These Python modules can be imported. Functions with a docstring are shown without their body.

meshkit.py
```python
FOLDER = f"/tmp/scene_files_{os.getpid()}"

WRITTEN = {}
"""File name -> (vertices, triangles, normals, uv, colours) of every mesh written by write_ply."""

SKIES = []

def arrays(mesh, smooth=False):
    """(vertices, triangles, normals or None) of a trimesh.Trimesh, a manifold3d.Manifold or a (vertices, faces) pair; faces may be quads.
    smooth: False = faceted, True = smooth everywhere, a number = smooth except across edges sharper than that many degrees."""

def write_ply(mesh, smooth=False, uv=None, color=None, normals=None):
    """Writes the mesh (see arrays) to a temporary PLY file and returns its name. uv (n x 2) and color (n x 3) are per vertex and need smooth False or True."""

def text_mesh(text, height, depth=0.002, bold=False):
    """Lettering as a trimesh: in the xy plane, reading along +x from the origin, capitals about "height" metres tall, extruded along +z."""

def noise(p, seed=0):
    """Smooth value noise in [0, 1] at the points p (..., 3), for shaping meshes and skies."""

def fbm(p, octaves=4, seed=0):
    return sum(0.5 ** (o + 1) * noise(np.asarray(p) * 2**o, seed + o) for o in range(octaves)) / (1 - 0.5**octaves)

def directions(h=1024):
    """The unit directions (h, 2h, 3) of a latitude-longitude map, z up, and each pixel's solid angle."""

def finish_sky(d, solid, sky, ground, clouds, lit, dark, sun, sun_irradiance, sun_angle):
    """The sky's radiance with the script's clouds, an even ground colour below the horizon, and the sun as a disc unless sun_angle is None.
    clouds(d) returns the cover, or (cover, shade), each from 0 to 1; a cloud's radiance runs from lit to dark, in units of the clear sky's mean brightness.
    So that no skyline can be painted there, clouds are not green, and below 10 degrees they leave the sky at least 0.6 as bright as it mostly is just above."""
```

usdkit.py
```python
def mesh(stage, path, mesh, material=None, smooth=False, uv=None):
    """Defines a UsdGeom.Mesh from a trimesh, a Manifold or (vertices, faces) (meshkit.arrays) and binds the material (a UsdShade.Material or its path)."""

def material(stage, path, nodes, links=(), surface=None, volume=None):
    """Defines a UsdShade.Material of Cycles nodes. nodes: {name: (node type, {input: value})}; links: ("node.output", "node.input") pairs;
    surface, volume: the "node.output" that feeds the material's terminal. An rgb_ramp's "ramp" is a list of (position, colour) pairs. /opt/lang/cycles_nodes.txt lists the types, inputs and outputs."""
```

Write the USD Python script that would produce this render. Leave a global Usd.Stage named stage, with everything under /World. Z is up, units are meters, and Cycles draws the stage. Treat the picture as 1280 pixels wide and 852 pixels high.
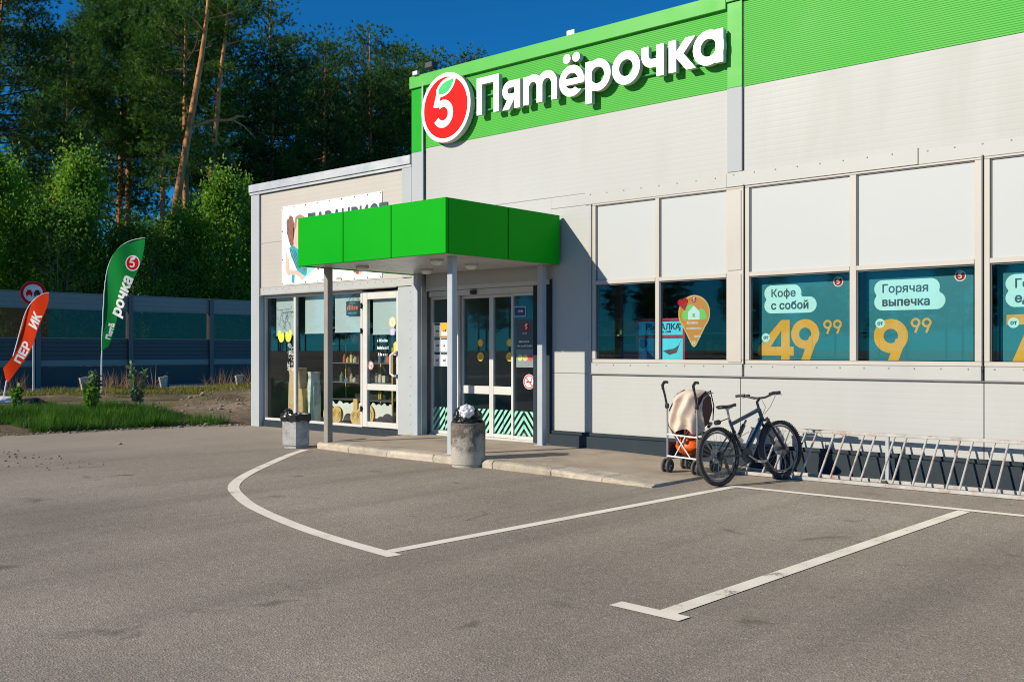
import math, glob, random
import numpy as np, trimesh, manifold3d
import usdkit, meshkit
from shapely import affinity, box as sbox, union_all
from shapely.geometry import Point, Polygon, LineString
from pxr import Usd, UsdGeom, UsdLux, UsdShade, Gf, Sdf, Vt

random.seed(7)
RNG = np.random.default_rng(7)
stage = Usd.Stage.CreateInMemory()
UsdGeom.SetStageUpAxis(stage, 'Z')
UsdGeom.SetStageMetersPerUnit(stage, 1.0)
UsdGeom.Xform.Define(stage, '/World')
UsdGeom.Scope.Define(stage, '/World/Looks')
PI = math.pi

# ------------------------------------------------------------------ camera, sky, sun
cam = UsdGeom.Camera.Define(stage, '/World/Camera')
YAW = math.atan2(1097, 1244.0)                      # the lens looks this far left of the facade's normal (+y)
back = (math.sin(YAW), -math.cos(YAW), 0)
right = (math.cos(YAW), math.sin(YAW), 0)
cam.AddTransformOp().Set(Gf.Matrix4d(*right, 0, 0, 0, 1, 0, *back, 0, 0, 0, 1.5, 1))
cam.CreateHorizontalApertureAttr(36.0)
cam.CreateVerticalApertureAttr(36.0 * 681 / 1024)
cam.CreateFocalLengthAttr(36.0 * 1244 / 1280)
cam.CreateVerticalApertureOffsetAttr(12 / 1280 * 36.0)
cam.CreateClippingRangeAttr(Gf.Vec2f(0.1, 2000))
cam.CreateExposureAttr(0.3)

SUN = np.array([-0.44, -1.0, 0.53]); SUN /= np.linalg.norm(SUN)
sx = np.cross([0, 0, 1], SUN); sx /= np.linalg.norm(sx); sy = np.cross(SUN, sx)
sun = UsdLux.DistantLight.Define(stage, '/World/Sun')
sun.AddTransformOp().Set(Gf.Matrix4d(*map(float, sx), 0, *map(float, sy), 0, *map(float, SUN), 0, 0, 0, 0, 1))
sun.CreateIntensityAttr(1.2); sun.CreateAngleAttr(0.5); sun.CreateNormalizeAttr(True)
sun.CreateColorAttr(Gf.Vec3f(1.0, 0.90, 0.74))

dome = UsdLux.DomeLight.Define(stage, '/World/sky')
sky_mat = usdkit.material(stage, '/World/Looks/sky_air', {
    'sky': ('sky_texture', {'sky_type': 'single_scattering', 'sun_disc': False, 'sun_elevation': float(math.asin(SUN[2])),
                            'sun_rotation': float(math.atan2(SUN[0], SUN[1])), 'altitude': 1500.0, 'air_density': 1.0, 'aerosol_density': 0.1, 'ozone_density': 2.0}),
    'deep': ('mix_color', {'blend_type': 'multiply', 'fac': 1.0, 'b': (.09, .91, 1.58), 'use_clamp': False}),
    'bg': ('background_shader', {'strength': 0.057})},
    [('sky.color', 'deep.a'), ('deep.result', 'bg.color')], surface='bg.background')
UsdShade.MaterialBindingAPI.Apply(dome.GetPrim()).Bind(sky_mat)
dome.GetPrim().SetCustomDataByKey('kind', 'structure')

# ------------------------------------------------------------------ helpers
USED, LOC = {}, {}

def path_for(parent, name):
    k = f'{parent}/{name}'
    n = USED.get(k, -1) + 1
    USED[k] = n
    return k if n == 0 else f'{k}_{n:03d}'

def tag(prim, label=None, cat=None, group=None, kind=None):
    for k, v in (('label', label), ('category', cat), ('group', group), ('kind', kind)):
        if v:
            prim.SetCustomDataByKey(k, v)
    return prim

def thing(name, label=None, cat=None, group=None, loc=(0, 0, 0), rz=0.0, kind=None, scale=None):
    p = path_for('/World', name)
    x = UsdGeom.Xform.Define(stage, p)
    x.AddTranslateOp().Set(Gf.Vec3d(*map(float, loc)))
    if rz:
        x.AddRotateZOp().Set(math.degrees(rz))
    if scale is not None:
        x.AddScaleOp().Set(Gf.Vec3f(*map(float, np.broadcast_to(scale, 3))))
    LOC[p] = np.array(loc, float) if not rz else np.zeros(3)
    tag(x.GetPrim(), label, cat, group, kind)
    return p

def part(name, mesh, material, parent='/World', label=None, smooth=False, kind=None, cat=None, group=None):
    """One Mesh prim; parent may be a thing or a part. Vertices are world ones for things without rotation."""
    if isinstance(mesh, list):
        mesh = trimesh.util.concatenate(mesh)
    p = path_for(parent, name)
    off = LOC.get(parent, np.zeros(3))
    if np.any(off):
        if isinstance(mesh, tuple):
            mesh = (np.asarray(mesh[0]) - off, mesh[1])
        else:
            mesh = mesh.copy(); mesh.apply_translation(-off)
    m = usdkit.mesh(stage, p, mesh, material, smooth=smooth)
    LOC[p] = off
    tag(m.GetPrim(), label, cat, group, kind)
    return p

def copy_of(proto, name, loc, rz=0.0, scale=1.0, label=None, cat=None, group=None, tilt=None):
    p = path_for('/World', name)
    x = UsdGeom.Xform.Define(stage, p)
    x.GetPrim().GetReferences().AddInternalReference(proto)
    x.GetPrim().SetInstanceable(True)
    x.ClearXformOpOrder()
    m = Gf.Matrix4d(1.0)
    s = np.broadcast_to(scale, 3)
    S = Gf.Matrix4d().SetScale(Gf.Vec3d(*map(float, s)))
    R = Gf.Matrix4d().SetRotate(Gf.Rotation(Gf.Vec3d(0, 0, 1), math.degrees(rz)))
    T = Gf.Matrix4d().SetTranslate(Gf.Vec3d(*map(float, loc)))
    if tilt:
        L = Gf.Matrix4d().SetRotate(Gf.Rotation(Gf.Vec3d(*tilt[0]), tilt[1]))
        m = S * R * L * T
    else:
        m = S * R * T
    x.AddTransformOp(opSuffix='place').Set(m)
    tag(x.GetPrim(), label, cat, group)
    return p

def proto(name):
    p = path_for('/World/Kinds', name)
    UsdGeom.Xform.Define(stage, p)
    LOC[p] = np.zeros(3)
    return p
kinds = stage.CreateClassPrim('/World/Kinds')

def tm(v, f):
    return trimesh.Trimesh(np.asarray(v, float), np.asarray(f), process=False)

def cat_(ms):
    return trimesh.util.concatenate(ms)

def box(x0, x1, y0, y1, z0, z1, c=0.0):
    x0, x1 = sorted((x0, x1)); y0, y1 = sorted((y0, y1)); z0, z1 = sorted((z0, z1))
    if c <= 0:
        m = trimesh.creation.box((x1 - x0, y1 - y0, z1 - z0))
        m.apply_translation(((x0 + x1) / 2, (y0 + y1) / 2, (z0 + z1) / 2))
        return m
    c = min(c, (x1 - x0) * .45, (y1 - y0) * .45, (z1 - z0) * .45)
    pts = []
    for sx_ in (0, 1):
        for sy_ in (0, 1):
            for sz_ in (0, 1):
                X, Y, Z = (x0, x1)[sx_], (y0, y1)[sy_], (z0, z1)[sz_]
                dx, dy, dz = (c, -c)[sx_], (c, -c)[sy_], (c, -c)[sz_]
                pts += [(X, Y + dy, Z + dz), (X + dx, Y, Z + dz), (X + dx, Y + dy, Z)]
    return trimesh.convex.convex_hull(np.array(pts))

def frame_of(d):
    d = np.asarray(d, float); d = d / np.linalg.norm(d)
    a = np.array([0, 0, 1.0]) if abs(d[2]) < .9 else np.array([1.0, 0, 0])
    u = np.cross(a, d); u /= np.linalg.norm(u)
    return u, np.cross(d, u), d

def tube(points, r, n=8, closed=False, caps=True):
    P = np.asarray(points, float); k = len(P)
    r = np.broadcast_to(r, k)
    V, F = [], []
    u0 = None
    for i in range(k):
        d = (P[(i + 1) % k] - P[i - 1]) if closed else (P[min(i + 1, k - 1)] - P[max(i - 1, 0)])
        d = d / (np.linalg.norm(d) + 1e-12)
        if u0 is None:
            u, v, _ = frame_of(d)
        else:
            u = u0 - d * np.dot(u0, d); u /= np.linalg.norm(u) + 1e-12
            v = np.cross(d, u)
        u0 = u
        for j in range(n):
            a = 2 * PI * j / n
            V.append(P[i] + r[i] * (math.cos(a) * u + math.sin(a) * v))
    for i in range(k if closed else k - 1):
        i2 = (i + 1) % k
        for j in range(n):
            j2 = (j + 1) % n
            a, b, c, d = i * n + j, i * n + j2, i2 * n + j2, i2 * n + j
            F += [(a, b, c), (a, c, d)]
    if caps and not closed:
        V += [P[0], P[-1]]
        for j in range(n):
            j2 = (j + 1) % n
            F += [(k * n, j2, j), (k * n + 1, (k - 1) * n + j, (k - 1) * n + j2)]
    return tm(V, F)

def rod(p, q, r, n=8, r2=None):
    return tube([p, q], [r, r if r2 is None else r2], n)

def bar(p, q, w, h=None):
    """square bar from p to q"""
    h = h or w
    u, v, d = frame_of(np.subtract(q, p))
    V = []
    for e in (p, q):
        for a, b in ((-1, -1), (1, -1), (1, 1), (-1, 1)):
            V.append(np.asarray(e, float) + u * a * w / 2 + v * b * h / 2)
    return trimesh.convex.convex_hull(np.array(V))

def lathe(profile, n=24, at=(0, 0, 0), jitter=0):
    pr = np.asarray(profile, float); V, F = [], []
    for j in range(n):
        a = 2 * PI * j / n
        for r, z in pr:
            V.append((at[0] + r * math.cos(a), at[1] + r * math.sin(a), at[2] + z))
    k = len(pr)
    for j in range(n):
        for i in range(k - 1):
            a, b = j * k + i, ((j + 1) % n) * k + i
            F += [(a, b, b + 1), (a, b + 1, a + 1)]
    return tm(V, F)

def ext(poly, th):
    if poly.is_empty:
        return None
    gs = [g for g in getattr(poly, 'geoms', [poly]) if g.area > 1e-9]
    return cat_([trimesh.creation.extrude_polygon(g, th, engine='earcut') for g in gs])

def place(mesh, o, u, v):
    u = np.asarray(u, float); v = np.asarray(v, float); n = np.cross(u, v)
    m = mesh.copy()
    m.vertices = np.asarray(o, float) + m.vertices[:, :1] * u + m.vertices[:, 1:2] * v + m.vertices[:, 2:3] * n
    return m

def fp(poly, y, th=.003):
    """a flat shape drawn in facade coordinates (x, z), its back at y, its face th nearer the street"""
    return place(ext(poly, th), (0, y, 0), (1, 0, 0), (0, 0, 1))

_FONT = {}
def glyphs(text, h, x=0.0, z=0.0, stroke=0, sx=1.0, center=False):
    """lettering as a shapely shape, capitals h tall, baseline at z"""
    from PIL import Image, ImageDraw, ImageFont
    f = _FONT.setdefault(0, ImageFont.truetype(glob.glob('/opt/blender-*/*/datafiles/fonts/Inter.woff2')[0], 96))
    x0, y0, x1, y1 = f.getbbox(text, anchor='ls', stroke_width=stroke)
    im = Image.new('L', (x1 - x0 + 8, y1 - y0 + 8))
    ImageDraw.Draw(im).text((4 - x0, 4 - y0), text, 255, f, anchor='ls', stroke_width=stroke)
    on = np.pad(np.asarray(im) > 127, ((0, 0), (1, 1))).astype(np.int8)
    r, s = np.nonzero(np.diff(on, axis=1) == 1)
    e = np.nonzero(np.diff(on, axis=1) == -1)[1]
    sh = union_all(sbox(s, -r - 1, e, -r)).buffer(.6).buffer(-.6).simplify(.8)
    k = h / 70.0
    w = (x1 - x0) * k * sx
    sh = affinity.affine_transform(sh, [k * sx, 0, 0, k, -4 * k * sx + x - (w / 2 if center else 0), (4 - y0) * k + z])
    return sh

def scribble(w, h, x, z, seed, rows=1, gap=1.7):
    """lines of print too small to read: strokes of uneven width and height"""
    r = random.Random(seed); ps = []
    for k in range(rows):
        a = x; zz = z - k * h * gap
        ww = w * r.uniform(.75, 1)
        while a < x + ww:
            l = r.uniform(.25, .6) * h
            hh = h * r.choice((.7, .7, 1.0))
            ps.append(sbox(a, zz, a + l, zz + hh) if r.random() < .5 else sbox(a, zz, a + l, zz + hh).difference(sbox(a + l * .3, zz + hh * .25, a + l * .75, zz + hh * .75)))
            a += l + h * (.14 if r.random() < .82 else .5)
    return union_all(ps)

def ring(cx, cz, r, w, n=40):
    return Point(cx, cz).buffer(r + w / 2, n // 4).difference(Point(cx, cz).buffer(r - w / 2, n // 4))

def arc(cx, cz, r, a0, a1, n=14, rz=None):
    rz = rz or r
    return [(cx + r * math.cos(math.radians(a0 + (a1 - a0) * i / n)), cz + rz * math.sin(math.radians(a0 + (a1 - a0) * i / n))) for i in range(n + 1)]

def ell(cx, cz, rx, rz, rot=0):
    e = affinity.scale(Point(0, 0).buffer(1, 10), rx, rz)
    return affinity.translate(affinity.rotate(e, rot, origin=(0, 0)), cx, cz)

# ------------------------------------------------------------------ materials
MATS = {}
def M(name, col, rough=.6, var=.1, vs=3.0, bump=0.0, bs=60.0, metal=0.0, coat=0.0, spec=.5, dirt=None, stretch=None, obj=False, coat_rough=.1):
    """plain stuff with uneven tone, optional fine relief; dirt = (colour, amount, scale)"""
    if name in MATS:
        return MATS[name]
    c = np.array(col, float)
    src = ('texture_coordinate', {}) if obj else ('geometry', {})
    out = 'g.object' if obj else 'g.position'
    nodes = {'g': src, 'map': ('mapping', {'scale': stretch or (1, 1, 1)}),
             'n': ('noise_texture', {'scale': vs, 'detail': 6.0, 'roughness': .6}),
             'r': ('rgb_ramp', {'ramp': [(.25, tuple(np.clip(c * (1 - var), 0, 1))), (.75, tuple(np.clip(c * (1 + var), 0, 1)))]}),
             'rr': ('map_range', {'from_min': .3, 'from_max': .7, 'to_min': max(rough - .08, .02), 'to_max': min(rough + .08, 1.0)}),
             'p': ('principled_bsdf', {'metallic': metal, 'coat_weight': coat, 'coat_roughness': coat_rough, 'specular_ior_level': spec})}
    links = [(out, 'map.vector'), ('map.vector', 'n.vector'), ('n.fac', 'r.fac'), ('n.fac', 'rr.value'), ('rr.result', 'p.roughness')]
    last = 'r.color'
    if dirt:
        dc, amt, ds = dirt
        nodes['dn'] = ('noise_texture', {'scale': ds, 'detail': 8.0, 'roughness': .7})
        nodes['dr'] = ('rgb_ramp', {'ramp': [(.5, (0, 0, 0)), (.72, (amt, amt, amt))]})
        nodes['dm'] = ('mix_color', {'b': dc})
        links += [('map.vector', 'dn.vector'), ('dn.fac', 'dr.fac'), ('dr.color', 'dm.fac'), (last, 'dm.a')]
        last = 'dm.result'
    links.append((last, 'p.base_color'))
    if bump:
        nodes['bn'] = ('noise_texture', {'scale': bs, 'detail': 4.0})
        nodes['b'] = ('bump', {'strength': bump, 'distance': .01})
        links += [(out, 'bn.vector'), ('bn.fac', 'b.height'), ('b.normal', 'p.normal')]
    MATS[name] = usdkit.material(stage, f'/World/Looks/{name}', nodes, links, surface='p.BSDF')
    return MATS[name]

def glass(name, tint, ior=1.5, rough=0.0):
    if name not in MATS:
        MATS[name] = usdkit.material(stage, f'/World/Looks/{name}', {
            'geo': ('geometry', {}), 'i': ('mix_float', {'a': ior, 'b': 1 / ior, 'use_clamp': False}), 'f': ('fresnel', {}), 't': ('transparent_bsdf', {'color': tint}),
            'g': ('glossy_bsdf', {'color': (.95, .97, 1), 'roughness': rough}), 'm': ('mix_closure', {})},
            [('geo.backfacing', 'i.fac'), ('i.result', 'f.IOR'), ('f.fac', 'm.fac'), ('t.BSDF', 'm.closure1'), ('g.BSDF', 'm.closure2')], surface='m.closure')
    return MATS[name]

def leaf(name, dark, light, trans=.35, scale=.7):
    """foliage: tone shifts from clump to clump and from plant to plant, light shines through"""
    nodes = {'g': ('geometry', {}), 'n': ('noise_texture', {'scale': scale, 'detail': 3.0}), 'o': ('object_info', {}),
             'isl': ('math', {'math_type': 'multiply_add', 'value2': .35, 'value3': -.17}), 'add': ('math', {'math_type': 'add'}),
             'r': ('rgb_ramp', {'ramp': [(.25, dark), (.75, light)]}),
             'd': ('principled_bsdf', {'roughness': .55, 'specular_ior_level': .3}), 't': ('translucent_bsdf', {}), 'm': ('mix_closure', {'fac': trans})}
    links = [('g.position', 'n.vector'), ('g.random_per_island', 'isl.value1'), ('n.fac', 'add.value1'), ('isl.value', 'add.value2'), ('add.value', 'r.fac'),
             ('r.color', 'd.base_color'), ('r.color', 't.color'), ('d.BSDF', 'm.closure1'), ('t.BSDF', 'm.closure2')]
    del nodes['o']
    return usdkit.material(stage, f'/World/Looks/{name}', nodes, links, surface='m.closure')

WALL = M('wall_sheet', (.405, .414, .402), .5, .04, .8, dirt=((.35, .34, .31), .35, 1.6), stretch=(1, 1, .22), spec=.35)
TRIM = M('trim_sheet', (.40, .407, .395), .45, .05, 2, spec=.4, dirt=((.42, .38, .32), .3, 2.5))
FRAME = M('window_frame_paint', (.43, .405, .365), .45, .05, 2)
GREEN = M('fascia_green', (.065, .385, .045), .5, .06, .7, spec=.2)
CANOPY = M('canopy_green', (.003, .33, .008), .5, .07, .6, spec=.06, bump=.10, bs=1.3)
PLINTH = M('plinth_blue_grey', (.020, .032, .042), .65, .12, 2, dirt=((.06, .055, .05), .4, 3), spec=.2)
STEEL = M('grey_steel', (.42, .44, .45), .45, .08, 3, metal=.3)
GALV = M('galvanised_rusty', (.40, .39, .37), .55, .2, 6, dirt=((.26, .11, .045), .95, 7))
ALU = M('white_aluminium', (.55, .54, .51), .4, .04, 3)
GLASS = glass('store_glass', (.82, .90, .90), 1.42)
SHOPGLASS = glass('shop_glass', (.92, .95, .94), 1.5)
BGLASS = glass('barrier_glass', (.60, .62, .60), 1.40, .02)
FROST = M('frosted_white', (.435, .46, .465), .45, .008, .7, spec=.25)
CONC = M('pale_concrete', (.40, .37, .33), .85, .2, 3, bump=.5, bs=40, dirt=((.17, .15, .13), .6, 2.5))
WHITE = M('white_print', (.80, .80, .78), .45, .03)
SIGNWHITE = M('sign_white', (.86, .86, .86), .35, .02)
SIGNSIDE = M('sign_side_grey', (.50, .49, .44), .5, .05)
RED = M('sign_red', (.62, .008, .006), .5, .03, spec=.08)
LEAFGREEN = M('sign_leaf_green', (.02, .50, .12), .35, .03)
BLACK = M('black_plastic', (.018, .018, .02), .45, .2, 20)
RUBBER = M('tyre_rubber', (.035, .033, .032), .75, .25, 30)
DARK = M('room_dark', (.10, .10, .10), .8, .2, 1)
PRINTDARK = M('print_dark', (.02, .06, .075), .5, .05)
TEAL = M('poster_teal', (.002, .165, .20), .4, .04, .5)
MINT = M('poster_mint', (.60, .86, .82), .4, .02)
ORANGE = M('poster_orange', (.90, .36, .008), .5, .10, 4)
YELLOW = M('sticker_yellow', (.80, .55, .05), .4, .05)
STICKGREEN = M('chevron_green', (.25, .60, .45), .5, .03)

# ------------------------------------------------------------------ ground, lot, road
def ss(t):
    t = np.clip(t, 0, 1); return t * t * (3 - 2 * t)

def edge_x(y):
    """where the asphalt ends and the verge begins"""
    return np.interp(y, [-60, -10, 2, 7, 10.5, 11.4, 40], [-30, -20.5, -19.0, -18.3, -17.75, -17.2, -16.9])

def ground_z(x, y):
    x = np.asarray(x, float); y = np.asarray(y, float)
    d = edge_x(y) - x
    p = np.stack([x * .8, y * .8, np.zeros_like(x)], -1)
    rise = ss((d - .05) / 1.5) * .2
    n = (meshkit.fbm(p, 4, 3) - .5)
    z = rise + n * .16 * ss((d - .2) / 1.5) * (1 - ss((d - 18) / 4))
    z += .42 * np.exp(-(((x + 20.2) / 1.5) ** 2 + ((y - 14.0) / 1.9) ** 2)) * (1 + .8 * n)
    z = np.where(d < 0, -.02, z)
    z = np.where(x < -31.6, .2 - .004, z)
    return np.where((x < -36) & (x > -400), .196 + 1.2 * ss((-x - 40) / 30), z)

xs_ = np.unique(np.concatenate([np.linspace(-600, -60, 12), np.linspace(-60, -33, 20), np.linspace(-33, -16, 120), np.linspace(-16, 600, 14)]))
ys_ = np.unique(np.concatenate([np.linspace(-600, -20, 14), np.linspace(-20, 2, 30), np.linspace(2, 32, 160), np.linspace(32, 600, 16)]))
gx, gy = np.meshgrid(xs_, ys_, indexing='ij')
gv = np.stack([gx, gy, ground_z(gx, gy)], -1).reshape(-1, 3)
ni, nj = len(xs_), len(ys_)
ii, jj = np.meshgrid(np.arange(ni - 1), np.arange(nj - 1), indexing='ij')
a_ = (ii * nj + jj).ravel()
gf = np.vstack([np.stack([a_, a_ + nj, a_ + nj + 1], 1), np.stack([a_, a_ + nj + 1, a_ + 1], 1)])
soil = usdkit.material(stage, '/World/Looks/soil', {
    'g': ('geometry', {}), 'n': ('noise_texture', {'scale': .45, 'detail': 8.0, 'roughness': .65}), 'n2': ('noise_texture', {'scale': 9.0, 'detail': 6.0}),
    'r': ('rgb_ramp', {'ramp': [(.30, (.10, .14, .03)), (.45, (.17, .13, .08)), (.62, (.30, .24, .17))]}),
    'r2': ('rgb_ramp', {'ramp': [(.3, (.45, .45, .45)), (.7, (1.2, 1.15, 1.1))]}), 'm': ('mix_color', {'blend_type': 'multiply', 'fac': .8, 'use_clamp': False}),
    'bn': ('noise_texture', {'scale': 30.0, 'detail': 6.0}), 'b': ('bump', {'strength': .9, 'distance': .03}),
    'p': ('principled_bsdf', {'roughness': .95, 'specular_ior_level': .15})},
    [('g.position', 'n.vector'), ('g.position', 'n2.vector'), ('g.position', 'bn.vector'), ('n.fac', 'r.fac'), ('n2.fac', 'r2.fac'), ('r.color', 'm.a'), ('r2.color', 'm.b'),
     ('m.result', 'p.base_color'), ('bn.fac', 'b.height'), ('b.normal', 'p.normal')], surface='p.BSDF')
part('ground', (gv, gf), soil, smooth=True, kind='structure')

asphalt = usdkit.material(stage, '/World/Looks/asphalt', {
    'g': ('geometry', {}), 'big': ('noise_texture', {'scale': .28, 'detail': 6.0, 'roughness': .6}), 'v': ('voronoi_texture', {'scale': 85.0}),
    'fine': ('noise_texture', {'scale': 160.0, 'detail': 3.0, 'roughness': .7}), 'mid': ('noise_texture', {'scale': 14.0, 'detail': 4.0}), 'trk': ('mapping', {'scale': (1.3, .10, 1.0)}), 'tn': ('noise_texture', {'scale': 1.0, 'detail': 5.0, 'roughness': .6}), 'tr': ('rgb_ramp', {'ramp': [(.32, (.80, .80, .81)), (.5, (1, 1, 1)), (.7, (1.10, 1.09, 1.08))]}), 'm4': ('mix_color', {'blend_type': 'multiply', 'fac': 1.0, 'use_clamp': False}),
    'r': ('rgb_ramp', {'ramp': [(.3, (.244, .210, .170)), (.52, (.312, .268, .218)), (.72, (.390, .335, .274))]}),
    'vb': ('rgb_to_bw', {}), 'vr': ('rgb_ramp', {'ramp': [(.0, (.45, .45, .45)), (.35, (.85, .85, .85)), (.75, (1.1, 1.1, 1.1)), (1.0, (2.0, 1.95, 1.85))]}),
    'fr': ('rgb_ramp', {'ramp': [(.3, (.55, .55, .55)), (.5, (1, 1, 1)), (.72, (1.55, 1.52, 1.5))]}),
    'mr': ('rgb_ramp', {'ramp': [(.3, (.93, .93, .93)), (.7, (1.06, 1.06, 1.06))]}),
    'm1': ('mix_color', {'blend_type': 'multiply', 'fac': .6, 'use_clamp': False}), 'm2': ('mix_color', {'blend_type': 'multiply', 'fac': .55, 'use_clamp': False}),
    'm3': ('mix_color', {'blend_type': 'multiply', 'fac': 1.0, 'use_clamp': False}),
    'sn': ('noise_texture', {'scale': 1.7, 'detail': 5.0, 'roughness': .6, 'distortion': .6}), 'sr': ('rgb_ramp', {'ramp': [(.63, (0, 0, 0)), (.70, (.5, .5, .5)), (.76, (.75, .75, .75))]}), 'ms': ('mix_color', {'b': (.10, .085, .07)}),
    'sep': ('separate_xyz', {}), 'dx': ('map_range', {'from_min': -11.5, 'from_max': -16.5, 'to_min': 0.0, 'to_max': 1.0, 'clamp': True}),
    'dn': ('noise_texture', {'scale': .7, 'detail': 6.0, 'roughness': .65}), 'dmul': ('math', {'math_type': 'multiply', 'use_clamp': True}), 'dmul2': ('math', {'math_type': 'multiply', 'value2': 1.35, 'use_clamp': True}),
    'md': ('mix_color', {'b': (.37, .31, .245)}),
    'hb': ('math', {'math_type': 'add'}), 'b': ('bump', {'strength': .55, 'distance': .006}),
    'p': ('principled_bsdf', {'roughness': .88, 'specular_ior_level': .25})},
    [('g.position', f'{n}.vector') for n in ('big', 'v', 'fine', 'mid', 'sn', 'dn', 'sep')] +
    [('big.fac', 'r.fac'), ('v.color', 'vb.color'), ('vb.val', 'vr.fac'), ('fine.fac', 'fr.fac'), ('mid.fac', 'mr.fac'),
     ('r.color', 'm1.a'), ('vr.color', 'm1.b'), ('m1.result', 'm2.a'), ('fr.color', 'm2.b'), ('m2.result', 'm3.a'), ('mr.color', 'm3.b'),
     ('sn.fac', 'sr.fac'), ('sr.color', 'ms.fac'), ('g.position', 'trk.vector'), ('trk.vector', 'tn.vector'), ('tn.fac', 'tr.fac'), ('m3.result', 'm4.a'), ('tr.color', 'm4.b'), ('m4.result', 'ms.a'), ('sep.x', 'dx.value'), ('dx.result', 'dmul.value1'), ('dn.fac', 'dmul.value2'), ('dmul.value', 'dmul2.value1'),
     ('dmul2.value', 'md.fac'), ('ms.result', 'md.a'), ('md.result', 'p.base_color'),
     ('v.distance', 'hb.value1'), ('fine.fac', 'hb.value2'), ('hb.value', 'b.height'), ('b.normal', 'p.normal')], surface='p.BSDF')
ey = np.concatenate([np.linspace(-60, 2, 60), np.linspace(2, 11.45, 130)])
jit = (meshkit.fbm(np.stack([ey * 2.2, 0 * ey, 0 * ey], -1), 4, 9) - .5) * .5
pts = [(float(edge_x(y) + j * min(1, max(0, (11.6 - y) / 1.0))), float(y)) for y, j in zip(ey, jit)]
lot = Polygon(pts + [(-17.0, 11.58), (80, 11.58), (80, -60)]).buffer(0)
def flat_sheet(poly, z):
    v, f = trimesh.creation.triangulate_polygon(poly, engine='earcut')
    m = tm(np.column_stack([v, np.full(len(v), z)]), f)
    if m.face_normals[0][2] < 0:
        m.invert()
    return m
lot_p = thing('parking_lot', kind='structure')
part('asphalt', flat_sheet(lot, 0.0), asphalt, lot_p)

paint = usdkit.material(stage, '/World/Looks/road_paint', {
    'g': ('geometry', {}), 'n': ('noise_texture', {'scale': 55.0, 'detail': 5.0, 'roughness': .7}), 'n2': ('noise_texture', {'scale': 3.0, 'detail': 5.0}),
    'a': ('math', {'math_type': 'multiply_add', 'value2': .55}),
    'r': ('rgb_ramp', {'ramp': [(.58, (.34, .29, .23)), (.63, (.80, .72, .60)), (.9, (.88, .81, .70))]}),
    'p': ('principled_bsdf', {'roughness': .75, 'specular_ior_level': .3})},
    [('g.position', 'n.vector'), ('g.position', 'n2.vector'), ('n.fac', 'a.value1'), ('n2.fac', 'a.value3'), ('a.value', 'r.fac'), ('r.color', 'p.base_color')], surface='p.BSDF')
curve = [(-12.30, 9.22), (-11.75, 8.48), (-11.11, 7.73), (-10.6, 7.15), (-10.12, 6.66), (-9.70, 6.30), (-9.3, 6.04), (-8.84, 5.81), (-8.3, 5.57), (-7.72, 5.37), (-7.1, 5.19), (-6.5, 5.05), (-5.98, 4.96), (-5.45, 4.885)]
cc = np.array(curve); tt = np.arange(len(cc))
from scipy.interpolate import CubicSpline
cs = CubicSpline(tt, cc); curve = cs(np.linspace(0, len(cc) - 1, 70))
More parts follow.
